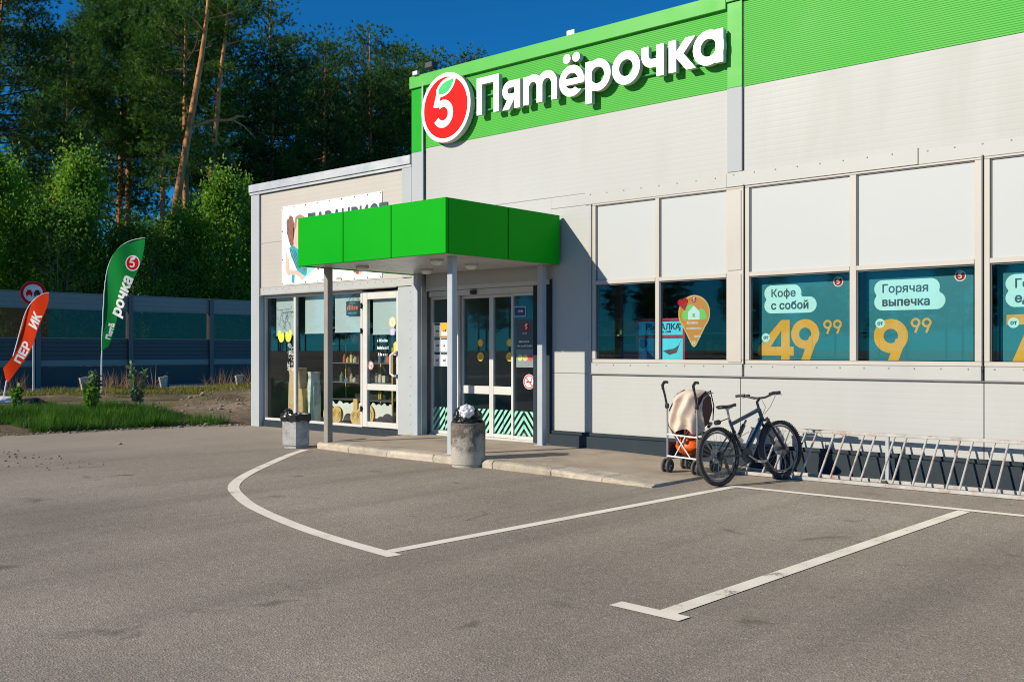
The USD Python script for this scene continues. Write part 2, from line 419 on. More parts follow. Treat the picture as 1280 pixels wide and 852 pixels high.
for nm, pl in (('curve', LineString(curve).buffer(.062, cap_style=2)), ('a', LineString([(-5.60, 4.97), (-5.42, 9.80)]).buffer(.055, cap_style=2)),
               ('b', LineString([(-5.50, 9.86), (3.4, 9.80)]).buffer(.055, cap_style=2)), ('c', LineString([(-3.10, 4.87), (-2.98, 9.76)]).buffer(.06, cap_style=2)),
               ('d', LineString([(-3.44, 4.83), (-2.95, 4.80)]).buffer(.06, cap_style=2)), ('e', LineString([(-.60, 4.83), (-.42, 9.75)]).buffer(.06, cap_style=2))):
    part('line_marking', flat_sheet(pl, .003 + (.0015 if nm in 'bcd' else 0) + (.001 if nm == 'd' else 0)), paint, lot_p)

road_mat = M('road_grey', (.22, .21, .195), .9, .15, 1.5, bump=.4, bs=60)
part('road', flat_sheet(sbox(-35.85, -40, -31.9, 70), .205), road_mat, kind='structure')

# concrete step in front of the doors, its kerb of separate stones
step = thing('entrance_step', 'low weathered concrete step with a chipped kerb before the sliding doors', 'step', loc=(-9.2, 10.4, 0))
def slab_z(x):
    return np.interp(x, [-12.4, -8.2, -6.05], [.10, .10, .03])
sx0, sx1, sy0, sy1 = -12.3, -6.05, 9.62, 11.56
nx = 24
X = np.linspace(sx0, sx1, nx); V = []; F = []
for x in X:
    z = float(slab_z(x)); V += [(x, sy0, z), (x, sy1, z), (x, sy1, -.02), (x, sy0, -.02)]
for i in range(nx - 1):
    for k in range(4):
        a, b = i * 4 + k, i * 4 + (k + 1) % 4
        F += [(a, b, b + 4), (a, b + 4, a + 4)]
F += [(0, 3, 2), (0, 2, 1), (nx * 4 - 4, nx * 4 - 3, nx * 4 - 2), (nx * 4 - 4, nx * 4 - 2, nx * 4 - 1)]
slab_mat = M('slab_concrete', (.38, .31, .235), .85, .2, 1.6, bump=.5, bs=35, dirt=((.13, .11, .09), .6, 1.2))
part('slab', tm(V, [f[::-1] for f in F]), slab_mat, step)
kerb_mats = [M(f'kerb_stone_{i}', c, .9, .22, 5, bump=.9, bs=28, dirt=((.17, .14, .11), .7, 3)) for i, c in enumerate(((.44, .385, .30), (.38, .33, .26), (.48, .42, .34)))]
kx = [-12.34, -11.52, -10.61, -9.66, -8.55, -7.55, -6.75, -6.04]
yk = [9.46, 9.40, 9.36, 9.34, 9.31, 9.26, 9.20, 9.16]
for i in range(7):
    a, b = kx[i] + .006, kx[i + 1] - .006
    ya, yb = np.interp(a, kx, yk), np.interp(b, kx, yk)
    n = 9; xs2 = np.linspace(a, b, n); V = []; F = []
    for x in xs2:
        y0 = np.interp(x, kx, yk); z = float(slab_z(x)) + .003
        j = RNG.uniform(0, .028); j2 = RNG.uniform(0, .012)
        V += [(x, y0 + .004 + j2, -.01), (x, y0 + j2 * .6, z * .55), (x, y0 + .012 + j * .7, z - .008 - j * .35), (x, y0 + .045 + j, z - .001), (x, sy0 + .002, z), (x, sy0 + .002, -.01)]
    for q in range(n - 1):
        for k in range(6):
            c0, c1 = q * 6 + k, q * 6 + (k + 1) % 6
            F += [(c0, c0 + 6, c1 + 6), (c0, c1 + 6, c1)]
    for base, sgn in ((0, 1), ((n - 1) * 6, -1)):
        for k in range(1, 5):
            F.append((base, base + k, base + k + 1)[::sgn])
    part('kerb_stone', tm(V, F), kerb_mats[i % 3], step)

# ------------------------------------------------------------------ the store
YF = 11.5
def ribbed(x0, x1, z0, z1, period, depth, yf=YF, thick=.08):
    """sheet with horizontal ribs, as the cladding has"""
    n = max(1, round((z1 - z0) / period)); p = (z1 - z0) / n
    prof = []
    for i in range(n):
        z = z0 + i * p
        prof += [(yf + depth, z), (yf, z + p * .18), (yf, z + p * .72)]
    prof += [(yf + depth, z1), (yf + thick, z1), (yf + thick, z0)]
    V = []; F = []; k = len(prof)
    for x in (x0, x1):
        V += [(x, y, z) for y, z in prof]
    for i in range(k):
        j = (i + 1) % k
        F += [(i, i + k, j + k), (i, j + k, j)]
    F2 = trimesh.creation.triangulate_polygon(Polygon(prof), engine='earcut')
    m = tm(V, F)
    if m.face_normals[0][1] > 0:
        m.invert()
    return m

store = thing('supermarket_building', 'long white clad supermarket with a green fascia, tall windows and sliding doors', 'supermarket', loc=(-6, YF, 0))
XR = 6.0
wall = part('wall', [box(-12.1, XR, 24.9, 25, 0, 6.0), box(XR - .1, XR, YF + .1, 24.9, 0, 6.0), box(-12.37, -12.27, YF + .1, 24.9, 0, 6.0)], WALL, store)
part('roof', box(-12.36, XR, YF + .1, 25, 5.86, 5.94), M('roof_grey', (.25, .25, .25), .8), store)
part('floor', box(-12.26, XR - .1, 11.62, 24.8, .02, .085), M('floor_tile', (.22, .21, .2), .4), store)
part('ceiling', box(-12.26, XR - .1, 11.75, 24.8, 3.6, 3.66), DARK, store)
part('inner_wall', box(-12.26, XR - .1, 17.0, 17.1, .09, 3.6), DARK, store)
# lower wall panels, joints at the pilasters
for a, b in ((-9.36, -8.64), (-8.63, -6.245), (-6.235, -3.31), (-3.30, -.36), (-.35, 2.6), (2.61, XR)):
    part('wall_panel', ribbed(a, b, .30, 1.165, (.07), .00035), WALL, store)
part('wall_panel', ribbed(-9.36, -8.64, 1.172, 3.60, (.07), .00035), WALL, store)
part('wall_panel', ribbed(-12.06, -9.365, 2.56, 3.77, (.07), .00035, yf=YF + .004), WALL, store)
part('wall_panel', ribbed(-9.36, -8.64, 3.606, 3.77, (.07), .00035), WALL, store)
for a, b in ((-12.06, -6.42), (-6.19, -.36), (-.35, XR)):
    part('wall_panel', ribbed(a, b, 3.775, 4.868, .071, .0004), WALL, store)
    part('fascia_panel', ribbed(a, b, 4.872, 6.06, .026, .004, yf=YF - .004), GREEN, store)
# roof cap of the fascia
part('parapet_cap', [box(-12.40, -6.42, YF - .06, YF + .25, 5.90, 6.10, .004), box(-12.385, -12.06, YF - .02, YF + .10, 4.83, 5.90, .003)][:1], M('cap_green', (.085, .42, .065), .45, .05, spec=.2), store)
part('fascia_corner', box(-12.385, -12.06, YF - .02, YF + .10, 4.83, 5.895, .003), M('corner_green', (.012, .34, .02), .5, .05, spec=.1), store)
part('parapet_cap', box(-6.415, XR, YF - .06, YF + .25, 5.98, 6.12, .004), MATS['cap_green'], store)
# vertical covers between the panels
PALE = M('cover_strip_pale', (.375, .40, .415), .55, .04, 2, spec=.15)
part('cover_strip', box(-6.41, -6.20, YF - .036, YF + .02, 3.793, 4.872, .003), PALE, store)
part('cover_strip', box(-6.41, -6.20, YF - .032, YF + .02, 4.876, 5.97, .003), MATS['cap_green'], store)
part('joint_gap', box(-6.198, -6.186, YF - .006, YF + .02, 3.77, 5.97), BLACK, store)
part('cover_strip', box(-12.38, -12.13, YF - .025, YF + .1, .02, 4.826, .003), PALE, store)
part('lightning_rod', rod((-12.085, YF - .045, 3.0), (-12.085, YF - .045, 5.98), .016, 8), ALU, store)
part('cover_strip', box(-8.66, -8.615, YF - .012, YF + .02, .30, 3.60, .003), TRIM, store)
# flashings above and below the windows, with screws
def flashing(x0, x1, z0, z1, dy=.022):
    m = part('flashing', [box(x0, x1, YF - dy, YF + .05, z0, z1, .004)], TRIM, store)
    sc = []
    x = x0 + .1
    while x < min(x1, -1.2):
        sc.append(lathe([(0, .007), (.009, .006), (.011, 0)], 7)); s = sc[-1]
        s.vertices = np.column_stack([s.vertices[:, 0] + x, YF - dy - s.vertices[:, 2], s.vertices[:, 1] + (z0 + z1) / 2 + (z1 - z0) * .32])
        x += .29
    if sc:
        part('screw_heads', sc, M('screw_grey', (.25, .24, .22), .5), m, kind='stuff')
flashing(-8.72, -6.425, 3.60, 3.772); flashing(-6.42, -4.0, 3.602, 3.79, .03); flashing(-3.995, -.3, 3.60, 3.775); flashing(-.295, XR, 3.60, 3.77)
flashing(-8.60, -6.20, 1.17, 1.325, .03); flashing(-6.17, -3.325, 1.17, 1.325, .03); flashing(-3.29, -.3, 1.17, 1.325, .03); flashing(-.29, XR, 1.17, 1.325, .03)
part('drip_edge', box(-8.62, XR, YF - .035, YF + .02, 1.160, 1.168), M('drip_grey', (.22, .21, .2), .5), store)
# plinth
part('plinth', [box(-9.345, XR, YF - .085, YF + .06, -.02, .27, .006)], PLINTH, store)
part('plinth', [box(-9.33, XR, YF - .045, YF + .06, .272, .32, .006)], PLINTH, store)

# window units: outer frame, white upper panels, lower panes
def window_unit(x0, x1, panes, tall_post=None):
    fr = []
    ys0, ys1 = YF - .018, YF + .07
    z0, zb, zt, z1 = 1.328, 2.445, 2.50, 3.598
    fr += [box(x0, x1, ys0, ys1, z0, 1.378, .004), box(x0, x1, ys0, ys1, 3.575, z1, .004)]
    edges = [x0] + [e for p in panes for e in p] + [x1]
    for i in range(0, len(edges), 2):
        if edges[i + 1] - edges[i] > .005:
            fr.append(box(edges[i], edges[i + 1], ys0 - .002, ys1 - .002, 1.380, 3.573, .004))
    w = part('window', fr, FRAME, store)
    for a, b in panes:
        part('transom', box(a, b, ys0 - .006, ys1, 2.443, 2.498, .004), FRAME, w)
        part('upper_panel', box(a + .002, b - .002, YF + .012, YF + .03, 2.499, 3.572), FROST, w)
        part('pane', box(a + .002, b - .002, YF + .018, YF + .026, 1.381, 2.441), GLASS, w)
        part('gasket', [box(a, b, YF - .004, YF + .03, 2.428, 2.442), box(a, a + .012, YF - .004, YF + .03, 1.381, 2.426), box(a, a + .012, YF - .004, YF + .03, 2.5, 3.572), box(a, b, YF - .004, YF + .03, 3.564, 3.574)], M('gasket_grey', (.12, .12, .12), .6), w)
    return w
window_unit(-8.59, -6.185, [(-8.53, -7.52), (-7.455, -6.43)])
part('cover_strip', box(-6.405, -6.215, YF - .03, YF + .01, 2.53, 3.55, .003), FRAME, store)
part('cover_strip', box(-6.405, -6.215, YF - .03, YF + .01, 1.35, 2.48, .003), FRAME, store)
window_unit(-6.165, -3.322, [(-6.105, -4.795), (-4.715, -3.395)])
window_unit(-3.30, -.32, [(-3.24, -1.84), (-1.76, -.36)])
window_unit(-.30, 2.6, [(-.24, 1.1), (1.18, 2.54)])
part('wall_panel', box(2.605, XR, YF, YF + .08, 1.327, 3.598), WALL, store)
for x in (-6.175, -3.311):
    part('joint_gap', box(x - .007, x + .007, YF - .034, YF + .03, 1.29, 3.62), BLACK, store)

# entrance: sidelights and sliding leaves
YD = 11.68
part('door_head', [box(-12.12, -9.37, YF + .06, YD + .14, 2.495, 2.60), box(-12.12, -9.80, YD - .06, YD + .1, 2.40, 2.49, .005)], ALU, store)
part('door_sill', box(-12.12, -9.80, YD - .06, YD + .12, .086, .118, .004), ALU, store)
part('reveal', [box(-9.80, -9.37, YF + .10, YD + .10, .09, 2.49), box(-9.375, -9.34, YF - .03, YF + .12, .03, 2.56, .003)], PLINTH, store)
part('motion_sensor', lathe([(0, -.04), (.05, -.035), (.06, 0), (.05, .03), (0, .035)], 14, (-11.05, YD - .09, 2.44)), BLACK, store)
def sidelight(x0, x1, y, name, railz=None, extra=0):
    st = .045
    fr = [box(x0, x0 + st, y - .03, y + .03, .12, 2.398, .004), box(x1 - st, x1, y - .03, y + .03, .12, 2.398, .004), box(x0 + st, x1 - st, y - .028, y + .028, .12, .175, .004), box(x0 + st, x1 - st, y - .028, y + .028, 2.35, 2.398, .004)]
    if railz:
        fr.append(box(x0 + st, x1 - st, y - .027, y + .027, railz[0], railz[1], .004))
    d = part(name, fr, ALU, store)
    part('pane', box(x0 + st - .005, x1 - st + .005, y - .004, y + .004, .17, 2.352), GLASS, d)
    # chevron stripes stuck along the foot of the glass
    a, b, z0, z1 = x0 + st + .002, x1 - st - .002, .18, .56
    mid = (a + b) / 2; w = (b - a) / 2; ps = []
    for k in range(-6, 8):
        zz = z0 + k * .135
        for q0, q1, up in ((a, mid - .004, True), (mid + .004, b, extra == 1)):
            l, r = (zz, zz + w * 1.25) if up else (zz + w * 1.25, zz)
            ps.append(Polygon([(q0, l), (q1, r), (q1, r + .07), (q0, l + .07)]).intersection(sbox(a, z0, b, z1)))
    part('chevron_stripes', fp(union_all(ps), y - .0045, .0015), STICKGREEN, d)
    return d
s1 = sidelight(-12.10, -11.45, YD, 'sidelight', extra=1)
leaf1 = sidelight(-11.47, -10.795, YD + .085, 'sliding_door', (.80, .93), extra=1)
leaf2 = sidelight(-10.795, -10.30, YD + .085, 'sliding_door', (.80, .93), extra=1)
s2 = sidelight(-10.295, -9.80, YD, 'sidelight')
def disc_sticker(x, z, r, y, mat, parent, name='sticker', label=None):
    return part(name, fp(Point(x, z).buffer(r, 8), y, .0015), mat, parent, label)
for lf, x in ((leaf1, -11.05), (leaf2, -10.42)):
    disc_sticker(x, 1.625, .062, YD + .080, ORANGE, lf); disc_sticker(x, 1.625, .045, YD + .078, YELLOW, lf)
    disc_sticker(x, 1.40, .072, YD + .080, YELLOW, lf); disc_sticker(x, 1.40, .045, YD + .078, M('sticker_amber', (.75, .36, .02), .4), lf)
# the notice board on the right sidelight
yb = YD - .0045
part('notice', fp(sbox(-10.205, 1.24, -9.85, 1.985), yb, .0015), M('notice_slate', (.055, .085, .10), .5), s2)
part('notice_band', fp(sbox(-10.205, 1.24, -9.85, 1.52), yb - .0018, .0015), M('notice_grey', (.18, .22, .23), .5), s2)
for k, mt in enumerate((M('print_lime', (.45, .65, .12), .5), M('print_peach', (.80, .45, .15), .5), M('print_red', (.6, .05, .06), .5))):
    part('emblem', fp(Point(-10.125 + .105 * k, 1.39).buffer(.05), yb - .0036, .0015), mt, s2)
part('lettering', fp(union_all([scribble(.26, .03, -10.15, 1.625, 1), scribble(.30, .026, -10.18, 1.56, 2), scribble(.20, .022, -10.12, 1.27, 3), scribble(.1, .018, -10.08, 1.76, 4)]), yb - .0018, .0012), WHITE, s2)
def five_logo(cx, cz, r, y, parent, name='logo'):
    """white ringed red disc with a 5 and its leaf"""
    g = part(name, fp(Point(cx, cz).buffer(r, 10), y, .001), WHITE, parent)
    red = Point(cx, cz).buffer(r * .86, 10)
    part('disc', fp(red, y - .0012, .001), RED, g)
    part('five', fp(five_shape(cx, cz, r), y - .0024, .001), WHITE, g)
def five_shape(cx, cz, r):
    k = r / .555
    f = lambda pts: [(cx + (x + 11.29) * k, cz + (z - 5.37) * k) for x, z in pts]
    bowl = LineString(f(arc(-11.335, 5.275, .17, 128, -150, 26, .165))).buffer(.058 * k, cap_style=2)
    stem = Polygon(f([(-11.47, 5.66), (-11.38, 5.60), (-11.415, 5.47), (-11.445, 5.39), (-11.555, 5.405)]))
    lf = Polygon(f([(-11.475, 5.62)] + arc(-11.20, 5.50, .335, 150, 92, 8) + [(-11.055, 5.845)] + arc(-11.36, 5.87, .32, -12, -108, 10)))
    return union_all([bowl, stem, lf])
disc_sticker(-10.00, 1.865, .062, yb - .002, RED, s2); part('sticker', fp(five_shape(-10.0, 1.865, .062), yb - .004, .001), WHITE, s2)
part('sticker', fp(sbox(-10.235, 2.045, -10.03, 2.165).buffer(.02), yb, .001), M('sticker_pale', (.5, .6, .7), .5), s2)
part('sticker', fp(sbox(-10.222, 2.057, -10.043, 2.153).buffer(.02), yb - .0014, .001), M('sticker_blue', (.02, .05, .16), .5), s2)
part('lettering', fp(scribble(.11, .028, -10.17, 2.10, 9), yb - .0028, .001), WHITE, s2)
# no smoking sign
def no_smoking(x, z, r, y, parent):
    part('no_smoking_sign', fp(Point(x, z).buffer(r), y, .001), WHITE, parent)
    part('no_smoking_ring', fp(union_all([ring(x, z, r * .84, r * .18), LineString([(x - r * .6, z + r * .6), (x + r * .6, z - r * .6)]).buffer(r * .09)]), y - .0024, .001), M('print_red', (.6, .05, .06), .5), parent)
    part('cigarette', fp(union_all([sbox(x - r * .5, z - r * .14, x + r * .35, z + r * .06), sbox(x + r * .4, z - r * .14, x + r * .52, z + r * .06), LineString([(x + r * .35, z + r * .15), (x + r * .45, z + r * .4)]).buffer(r * .06)]), y - .0012, .001), BLACK, parent)
no_smoking(-9.945, 1.02, .115, yb, s2)
# price sheets on the left sidelight
for r_ in range(3):
    for c_ in range(2):
        x, z = -12.045 + c_ * .165, 1.73 - r_ * .245
        odd = (r_ == 0 and c_ == 1)
        sh = part('price_sheet', fp(sbox(x, z, x + .155, z + .235), yb, .001), WHITE if not odd else ORANGE, s1)
        part('header', fp(sbox(x + .006, z + .195, x + .149, z + .228) if not odd else sbox(x + .02, z + .02, x + .14, z + .09), yb - .0012, .001), PRINTDARK if not odd else WHITE, sh)
        part('print', fp(union_all([scribble(.07, .045, x + .05, z + .08, r_ * 2 + c_ + 40), scribble(.03, .015, x + .09, z + .03, r_ + 50)]), yb - .0024, .001), PRINTDARK, sh)
# shelves deep inside the shop, dim behind the glass
gm = [M(f'goods_{i}', c, .5, .25, 8) for i, c in enumerate(((.25, .05, .04), (.05, .13, .22), (.3, .25, .08), (.08, .2, .08), (.28, .27, .25)))]
for i, (x, y) in enumerate(((-11.3, 15.2), (-8.0, 14.6), (-5.2, 14.8), (-2.4, 14.6))):
    sp = thing('store_shelf', ['grey shop shelving far inside behind the sliding doors', 'grey shop shelving deep inside behind the left window pair', 'grey shop shelving behind the coffee poster', 'grey shop shelving behind the rightmost poster'][i], 'shelf', loc=(x, y, .09))
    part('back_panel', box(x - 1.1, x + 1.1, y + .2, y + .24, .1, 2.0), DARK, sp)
    for k in range(5):
        part('shelf', box(x - 1.1, x + 1.1, y - .25, y + .198, .25 + k * .38, .275 + k * .38), STEEL, sp)
    for k in range(5):
        ms = {}
        xx = x - 1.08
        while xx < x + 1.0:
            w = RNG.uniform(.07, .2); h = RNG.uniform(.12, .3)
            ms.setdefault(int(RNG.integers(5)), []).append(box(xx, xx + w, y - .2, y + .1, .277 + k * .38, .277 + k * .38 + h)); xx += w + .02
        for q, l in ms.items():
            part('goods', l, gm[q], sp, kind='stuff')

# ------------------------------------------------------------------ the shop wing on the left
wing = thing('shop_wing', 'lower cream clad wing on the left with a full height shop window and white door', 'shop', loc=(-14.7, YF, 0))
WY = 11.62
CREAM = M('cream_sheet', (.44, .41, .365), .5, .04, .7)
part('corner_post', box(-17.09, -16.81, YF - .02, YF + .16, -.02, 4.59, .004), PALE, wing)
part('wall', [box(-17.08, -16.98, YF + .165, 24, -.02, 4.6), box(-17.0, -12.4, 23.9, 24.0, 0, 4.6)], CREAM, wing)
for z0, z1 in ((2.74, 3.615), (3.62, 4.59)):
    part('wall_panel', ribbed(-16.80, -12.64, z0, z1, .09, .0008, yf=YF + .02), CREAM, wing)
part('cover_strip', box(-12.63, -12.39, YF - .02, YF + .1, 2.74, 4.64, .003), PALE, wing)
part('roof_cap', [box(-17.12, -12.39, YF - .055, YF + .3, 4.65, 4.80, .004), box(-17.12, -12.39, YF - .03, YF + .05, 4.60, 4.648)], STEEL, wing)
part('roof', box(-17.08, -12.4, YF + .3, 24, 4.5, 4.6), MATS['roof_grey'], wing)
part('lintel', [box(-16.80, -12.40, YF + .005, YF + .16, 2.60, 2.735, .004)], TRIM, wing)
part('lintel_trim', box(-16.80, -12.78, YF - .02, YF + .1, 2.585, 2.598), M('drip_grey', (.22, .21, .2), .5), wing)
part('plinth', box(-16.80, -12.40, YF + .06, WY + .09, -.02, .125, .004), PLINTH, wing)
part('floor', box(-16.97, -12.39, WY + .095, 15.2, .0, .13), MATS['floor_tile'], wing)
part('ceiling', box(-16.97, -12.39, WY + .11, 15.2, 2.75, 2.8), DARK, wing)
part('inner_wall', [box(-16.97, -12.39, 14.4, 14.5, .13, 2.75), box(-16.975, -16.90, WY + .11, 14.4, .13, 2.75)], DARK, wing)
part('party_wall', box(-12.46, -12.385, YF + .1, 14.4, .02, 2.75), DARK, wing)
sw = part('shop_window', [box(-16.80, -13.80, WY - .03, WY + .04, .128, .175, .004), box(-16.80, -13.80, WY - .03, WY + .04, 2.53, 2.58, .004)] +
          [box(a, b, WY - .028, WY + .038, .176, 2.529, .003) for a, b in ((-16.80, -16.765), (-15.83, -15.765), (-14.83, -14.765), (-13.85, -13.805))], ALU, wing)
for a, b in ((-16.765, -15.83), (-15.765, -14.83), (-14.765, -13.85)):
    part('pane', box(a, b, WY, WY + .008, .176, 2.529), SHOPGLASS, sw)
dr = part('shop_door', [box(-13.79, -13.66, WY - .035, WY + .04, .14, 2.55, .005), box(-12.89, -12.78, WY - .035, WY + .04, .14, 2.55, .005), box(-13.66, -12.89, WY - .033, WY + .038, 2.41, 2.548, .005),
                       box(-13.66, -12.89, WY - .033, WY + .038, .80, .91, .005), box(-13.66, -12.89, WY - .033, WY + .038, .142, .24, .005)], ALU, wing)
for z0, z1 in ((.24, .80), (.91, 2.41)):
    part('pane', box(-13.66, -12.89, WY, WY + .008, z0, z1), SHOPGLASS, dr)
part('handle', [tube([(-12.86, WY - .04, 1.46), (-12.88, WY - .10, 1.46), (-12.95, WY - .11, 1.42), (-12.95, WY - .11, 1.10), (-12.88, WY - .10, 1.06), (-12.86, WY - .04, 1.06)], .018, 8)], WHITE, dr)
part('handle_mount', [box(-12.89, -12.83, WY - .06, WY - .034, z - .03, z + .03, .005) for z in (1.46, 1.06)], BLACK, dr)
for z in (.46, 1.85, 2.30):
    hg = [lathe([(0, -.05), (.018, -.05), (.018, .05), (0, .05)], 8, (-13.80, WY - .055, z)), box(-13.83, -13.77, WY - .045, WY - .034, z - .02, z + .02)]
    part('hinge', hg, BLACK, dr)
part('side_panel', box(-12.775, -12.40, YF + .02, WY + .05, .06, 2.59, .004), PALE, wing)
part('screw_heads', [box(-12.46, -12.448, YF + .014, YF + .021, z, z + .012) for z in np.arange(.25, 2.5, .16)] + [box(x, x + .012, YF - .001, YF + .006, 2.69, 2.702) for x in np.arange(-16.7, -12.5, .21)], MATS['screw_grey'], wing, kind='stuff')
no_smoking(-13.60, 1.235, .075, WY - .002, dr)
yd = WY - .002
part('sticker', fp(Point(-13.02, 1.995).buffer(.09), yd, .001), YELLOW, dr); part('sticker', fp(ring(-13.02, 1.995, .055, .03).union(scribble(.05, .05, -13.045, 1.975, 77)), yd - .0012, .001), WHITE, dr)
part('sticker', fp(sbox(-13.07, 1.77, -12.97, 1.88), yd, .001), M('sticker_lilac', (.55, .45, .68), .5), dr)
part('price_tag', fp(Polygon([(-12.99, 1.42), (-12.90, 1.42), (-12.90, 1.62), (-12.945, 1.66), (-12.99, 1.62)]), yd, .001), YELLOW, dr)
part('lettering', fp(union_all([scribble(.34, .05, -13.42, 1.655, 11), scribble(.34, .05, -13.42, 1.525, 12), scribble(.30, .05, -13.40, 1.41, 13)]), yd, .001), WHITE, dr)
# roller blinds behind the panes
BLIND = usdkit.material(stage, '/World/Looks/roller_blind', {'d': ('diffuse_bsdf', {'color': (.58, .68, .70)}), 't': ('translucent_bsdf', {'color': (.5, .6, .62)}), 'm': ('mix_closure', {'fac': .25})},
                        [('d.BSDF', 'm.closure1'), ('t.BSDF', 'm.closure2')], surface='m.closure')
for a, b, z in ((-16.55, -15.86, 1.80), (-15.62, -14.85, 1.83), (-14.72, -13.87, 1.84)):
    part('roller_blind', [box(a, b, WY + .09, WY + .094, z, 2.56), rod((a, WY + .092, z), (b, WY + .092, z), .012, 8)], BLIND, wing)
part('roller_blind', [box(-13.62, -12.90, WY + .07, WY + .074, 1.79, 2.44), rod((-13.62, WY + .072, 1.79), (-12.90, WY + .072, 1.79), .012, 8)], BLIND, wing)

# ------------------------------------------------------------------ entrance canopy
can = thing('entrance_canopy', 'bright green box canopy on four grey steel columns over the entrance', 'canopy', loc=(-10.7, 10.3, 0))
CX0, CX1, CY0, CZ0, CZ1 = -12.30, -9.15, 9.08, 2.76, 3.485
xs3 = [CX0, -11.23, -10.205, CX1]
def tray(x0, x1, y0, y1):
    return box(x0, x1, y0, y1, CZ0, CZ1, .006)
for i in range(3):
    part('front_panel', tray(xs3[i] + .006, xs3[i + 1] - .006 + (.0 if i < 2 else .006), CY0, CY0 + .05), CANOPY, can)
ys3 = [CY0 + .054, 10.30, 11.44]
for i in range(2):
    part('side_panel', tray(CX1 - .05, CX1, ys3[i] + (.0 if i == 0 else .007), ys3[i + 1] - (.007 if i == 0 else 0)), CANOPY, can)
    part('side_panel', tray(CX0, CX0 + .05, ys3[i] + .006, ys3[i + 1] - .006), CANOPY, can)
part('joint_backing', [box(CX0 + .06, CX1 - .06, CY0 + .03, CY0 + .06, CZ0 + .02, CZ1 - .02), box(CX1 - .06, CX1 - .03, CY0 + .06, 11.4, CZ0 + .02, CZ1 - .02)], BLACK, can)
part('roof', box(CX0 + .05, CX1 - .05, CY0 + .06, 11.44, CZ1 - .06, CZ1 - .02), STEEL, can)
SOFF = M('soffit_sheet', (.52, .52, .51), .35, .05, 2, metal=.15)
n = 12
for i in range(n):
    y0 = CY0 + .055 + (11.44 - CY0 - .055) * i / n; y1 = CY0 + .055 + (11.44 - CY0 - .055) * (i + 1) / n
    part('soffit_plank', box(CX0 + .055, CX1 - .055, y0 + .004, y1 - .004, CZ0 + .012, CZ0 + .03, .003), SOFF, can)
part('soffit_backing', box(CX0 + .055, CX1 - .055, CY0 + .055, 11.44, CZ0 + .031, CZ0 + .06), DARK, can)
for x, y in ((-11.6, 9.75), (-11.25, 10.75), (-9.95, 9.7), (-10.1, 10.55)):
    lp = part('lamp', lathe([(.0, -.085), (.055, -.08), (.085, -.05), (.09, -.02), (.09, 0)], 20, (x, y, CZ0 + .01)), M('lamp_white', (.72, .71, .68), .3, .02), can, smooth=40)
    part('lamp_rim', lathe([(.10, -.03), (.10, .004), (.088, .004), (.088, -.03), (.10, -.03)], 20, (x, y, CZ0 + .008)), STEEL, lp)
COL = M('column_steel', (.36, .40, .44), .5, .06, 3)
COLW = M('column_worn', (.25, .23, .20), .6, .15, 3)
for x, y, mt in ((-12.19, 9.57, COLW), (-9.52, 9.57, COL), (-12.11, 11.36, COL), (-9.43, 11.36, COL)):
    c = part('column', box(x - .05, x + .05, y - .05, y + .05, .10, CZ0 + .012, .006), mt, can)
    part('foot_plate', box(x - .08, x + .08, y - .08, y + .08, .098, .108, .002), mt, c)

# ------------------------------------------------------------------ the sign on the fascia
logo = thing('logo_sign', 'round sign with a white 5 and leaf on a red disc at the fascia corner', 'sign', loc=(-11.45, 11.36, 5.43))
RL, LX, LZ = .563, -11.452, 5.4255
circ = Point(LX, LZ).buffer(RL, 24)
part('casing', fp(circ, 11.455, .09), SIGNSIDE, logo, smooth=30)
part('rim', fp(circ.buffer(-.004), 11.364, .006), SIGNWHITE, logo)
part('disc', fp(Point(LX, LZ).buffer(RL * .875, 24), 11.3575, .005), RED, logo)
part('five', fp(five_shape(LX, LZ, RL), 11.352, .005), SIGNWHITE, logo)
gl = Polygon([(-11.435, 5.635)] + arc(-11.20, 5.50, .285, 145, 95, 8) + [(-11.10, 5.80)] + arc(-11.36, 5.86, .27, -15, -102, 10))
gl = affinity.affine_transform(gl, [1.0143, 0, 0, 1.0143, 0, -.0214])
part('leaf', fp(gl, 11.3465, .004), LEAFGREEN, logo)
part('bracket', [bar((LX + dx, 11.45, LZ + dz), (LX + dx, 11.50, LZ + dz), .05) for dx in (-.25, .25) for dz in (-.25, .25)], GREEN, logo)

def at_sign(p):
    return affinity.affine_transform(p, [1.0143, 0, 0, 1.0143, 0, -.0214])
lw = .105
L = {}
L['п'] = sbox(-10.60, 5.135, -10.14, 5.70).difference(sbox(-10.492, 5.13, -10.248, 5.598))
L['я'] = union_all([sbox(-9.825, 5.125, -9.715, 5.545), LineString([(-9.77, 5.497)] + arc(-9.92, 5.40, .097, 90, 270, 12) + [(-9.77, 5.303)]).buffer(.05, cap_style=2),
                    Polygon([(-10.065, 5.125), (-9.935, 5.125), (-9.80, 5.31), (-9.925, 5.33)])])
L['т'] = union_all([sbox(-9.65, 5.135, -9.545, 5.545), LineString([(-9.597, 5.30), (-9.597, 5.36)] + arc(-9.467, 5.38, .128, 175, 0, 14) + [(-9.339, 5.135)]).buffer(.0525, cap_style=2),
                    LineString([(-9.339, 5.30), (-9.339, 5.36)] + arc(-9.200, 5.38, .138, 175, 0, 14) + [(-9.062, 5.135)]).buffer(.0525, cap_style=2)])
er = ring(-8.745, 5.34, .168, lw)
L['ё'] = union_all([er.difference(Polygon([(-8.745, 5.29), (-8.3, 5.29), (-8.3, 5.20), (-8.62, 5.20)])), sbox(-8.88, 5.285, -8.545, 5.372).intersection(Point(-8.745, 5.34).buffer(.215)),
                    Point(-8.83, 5.665).buffer(.066), Point(-8.66, 5.665).buffer(.066)])
L['р'] = union_all([sbox(-8.495, 4.965, -8.388, 5.55), ring(-8.285, 5.34, .17, lw)])
L['о'] = ring(-7.805, 5.35, .172, .112)
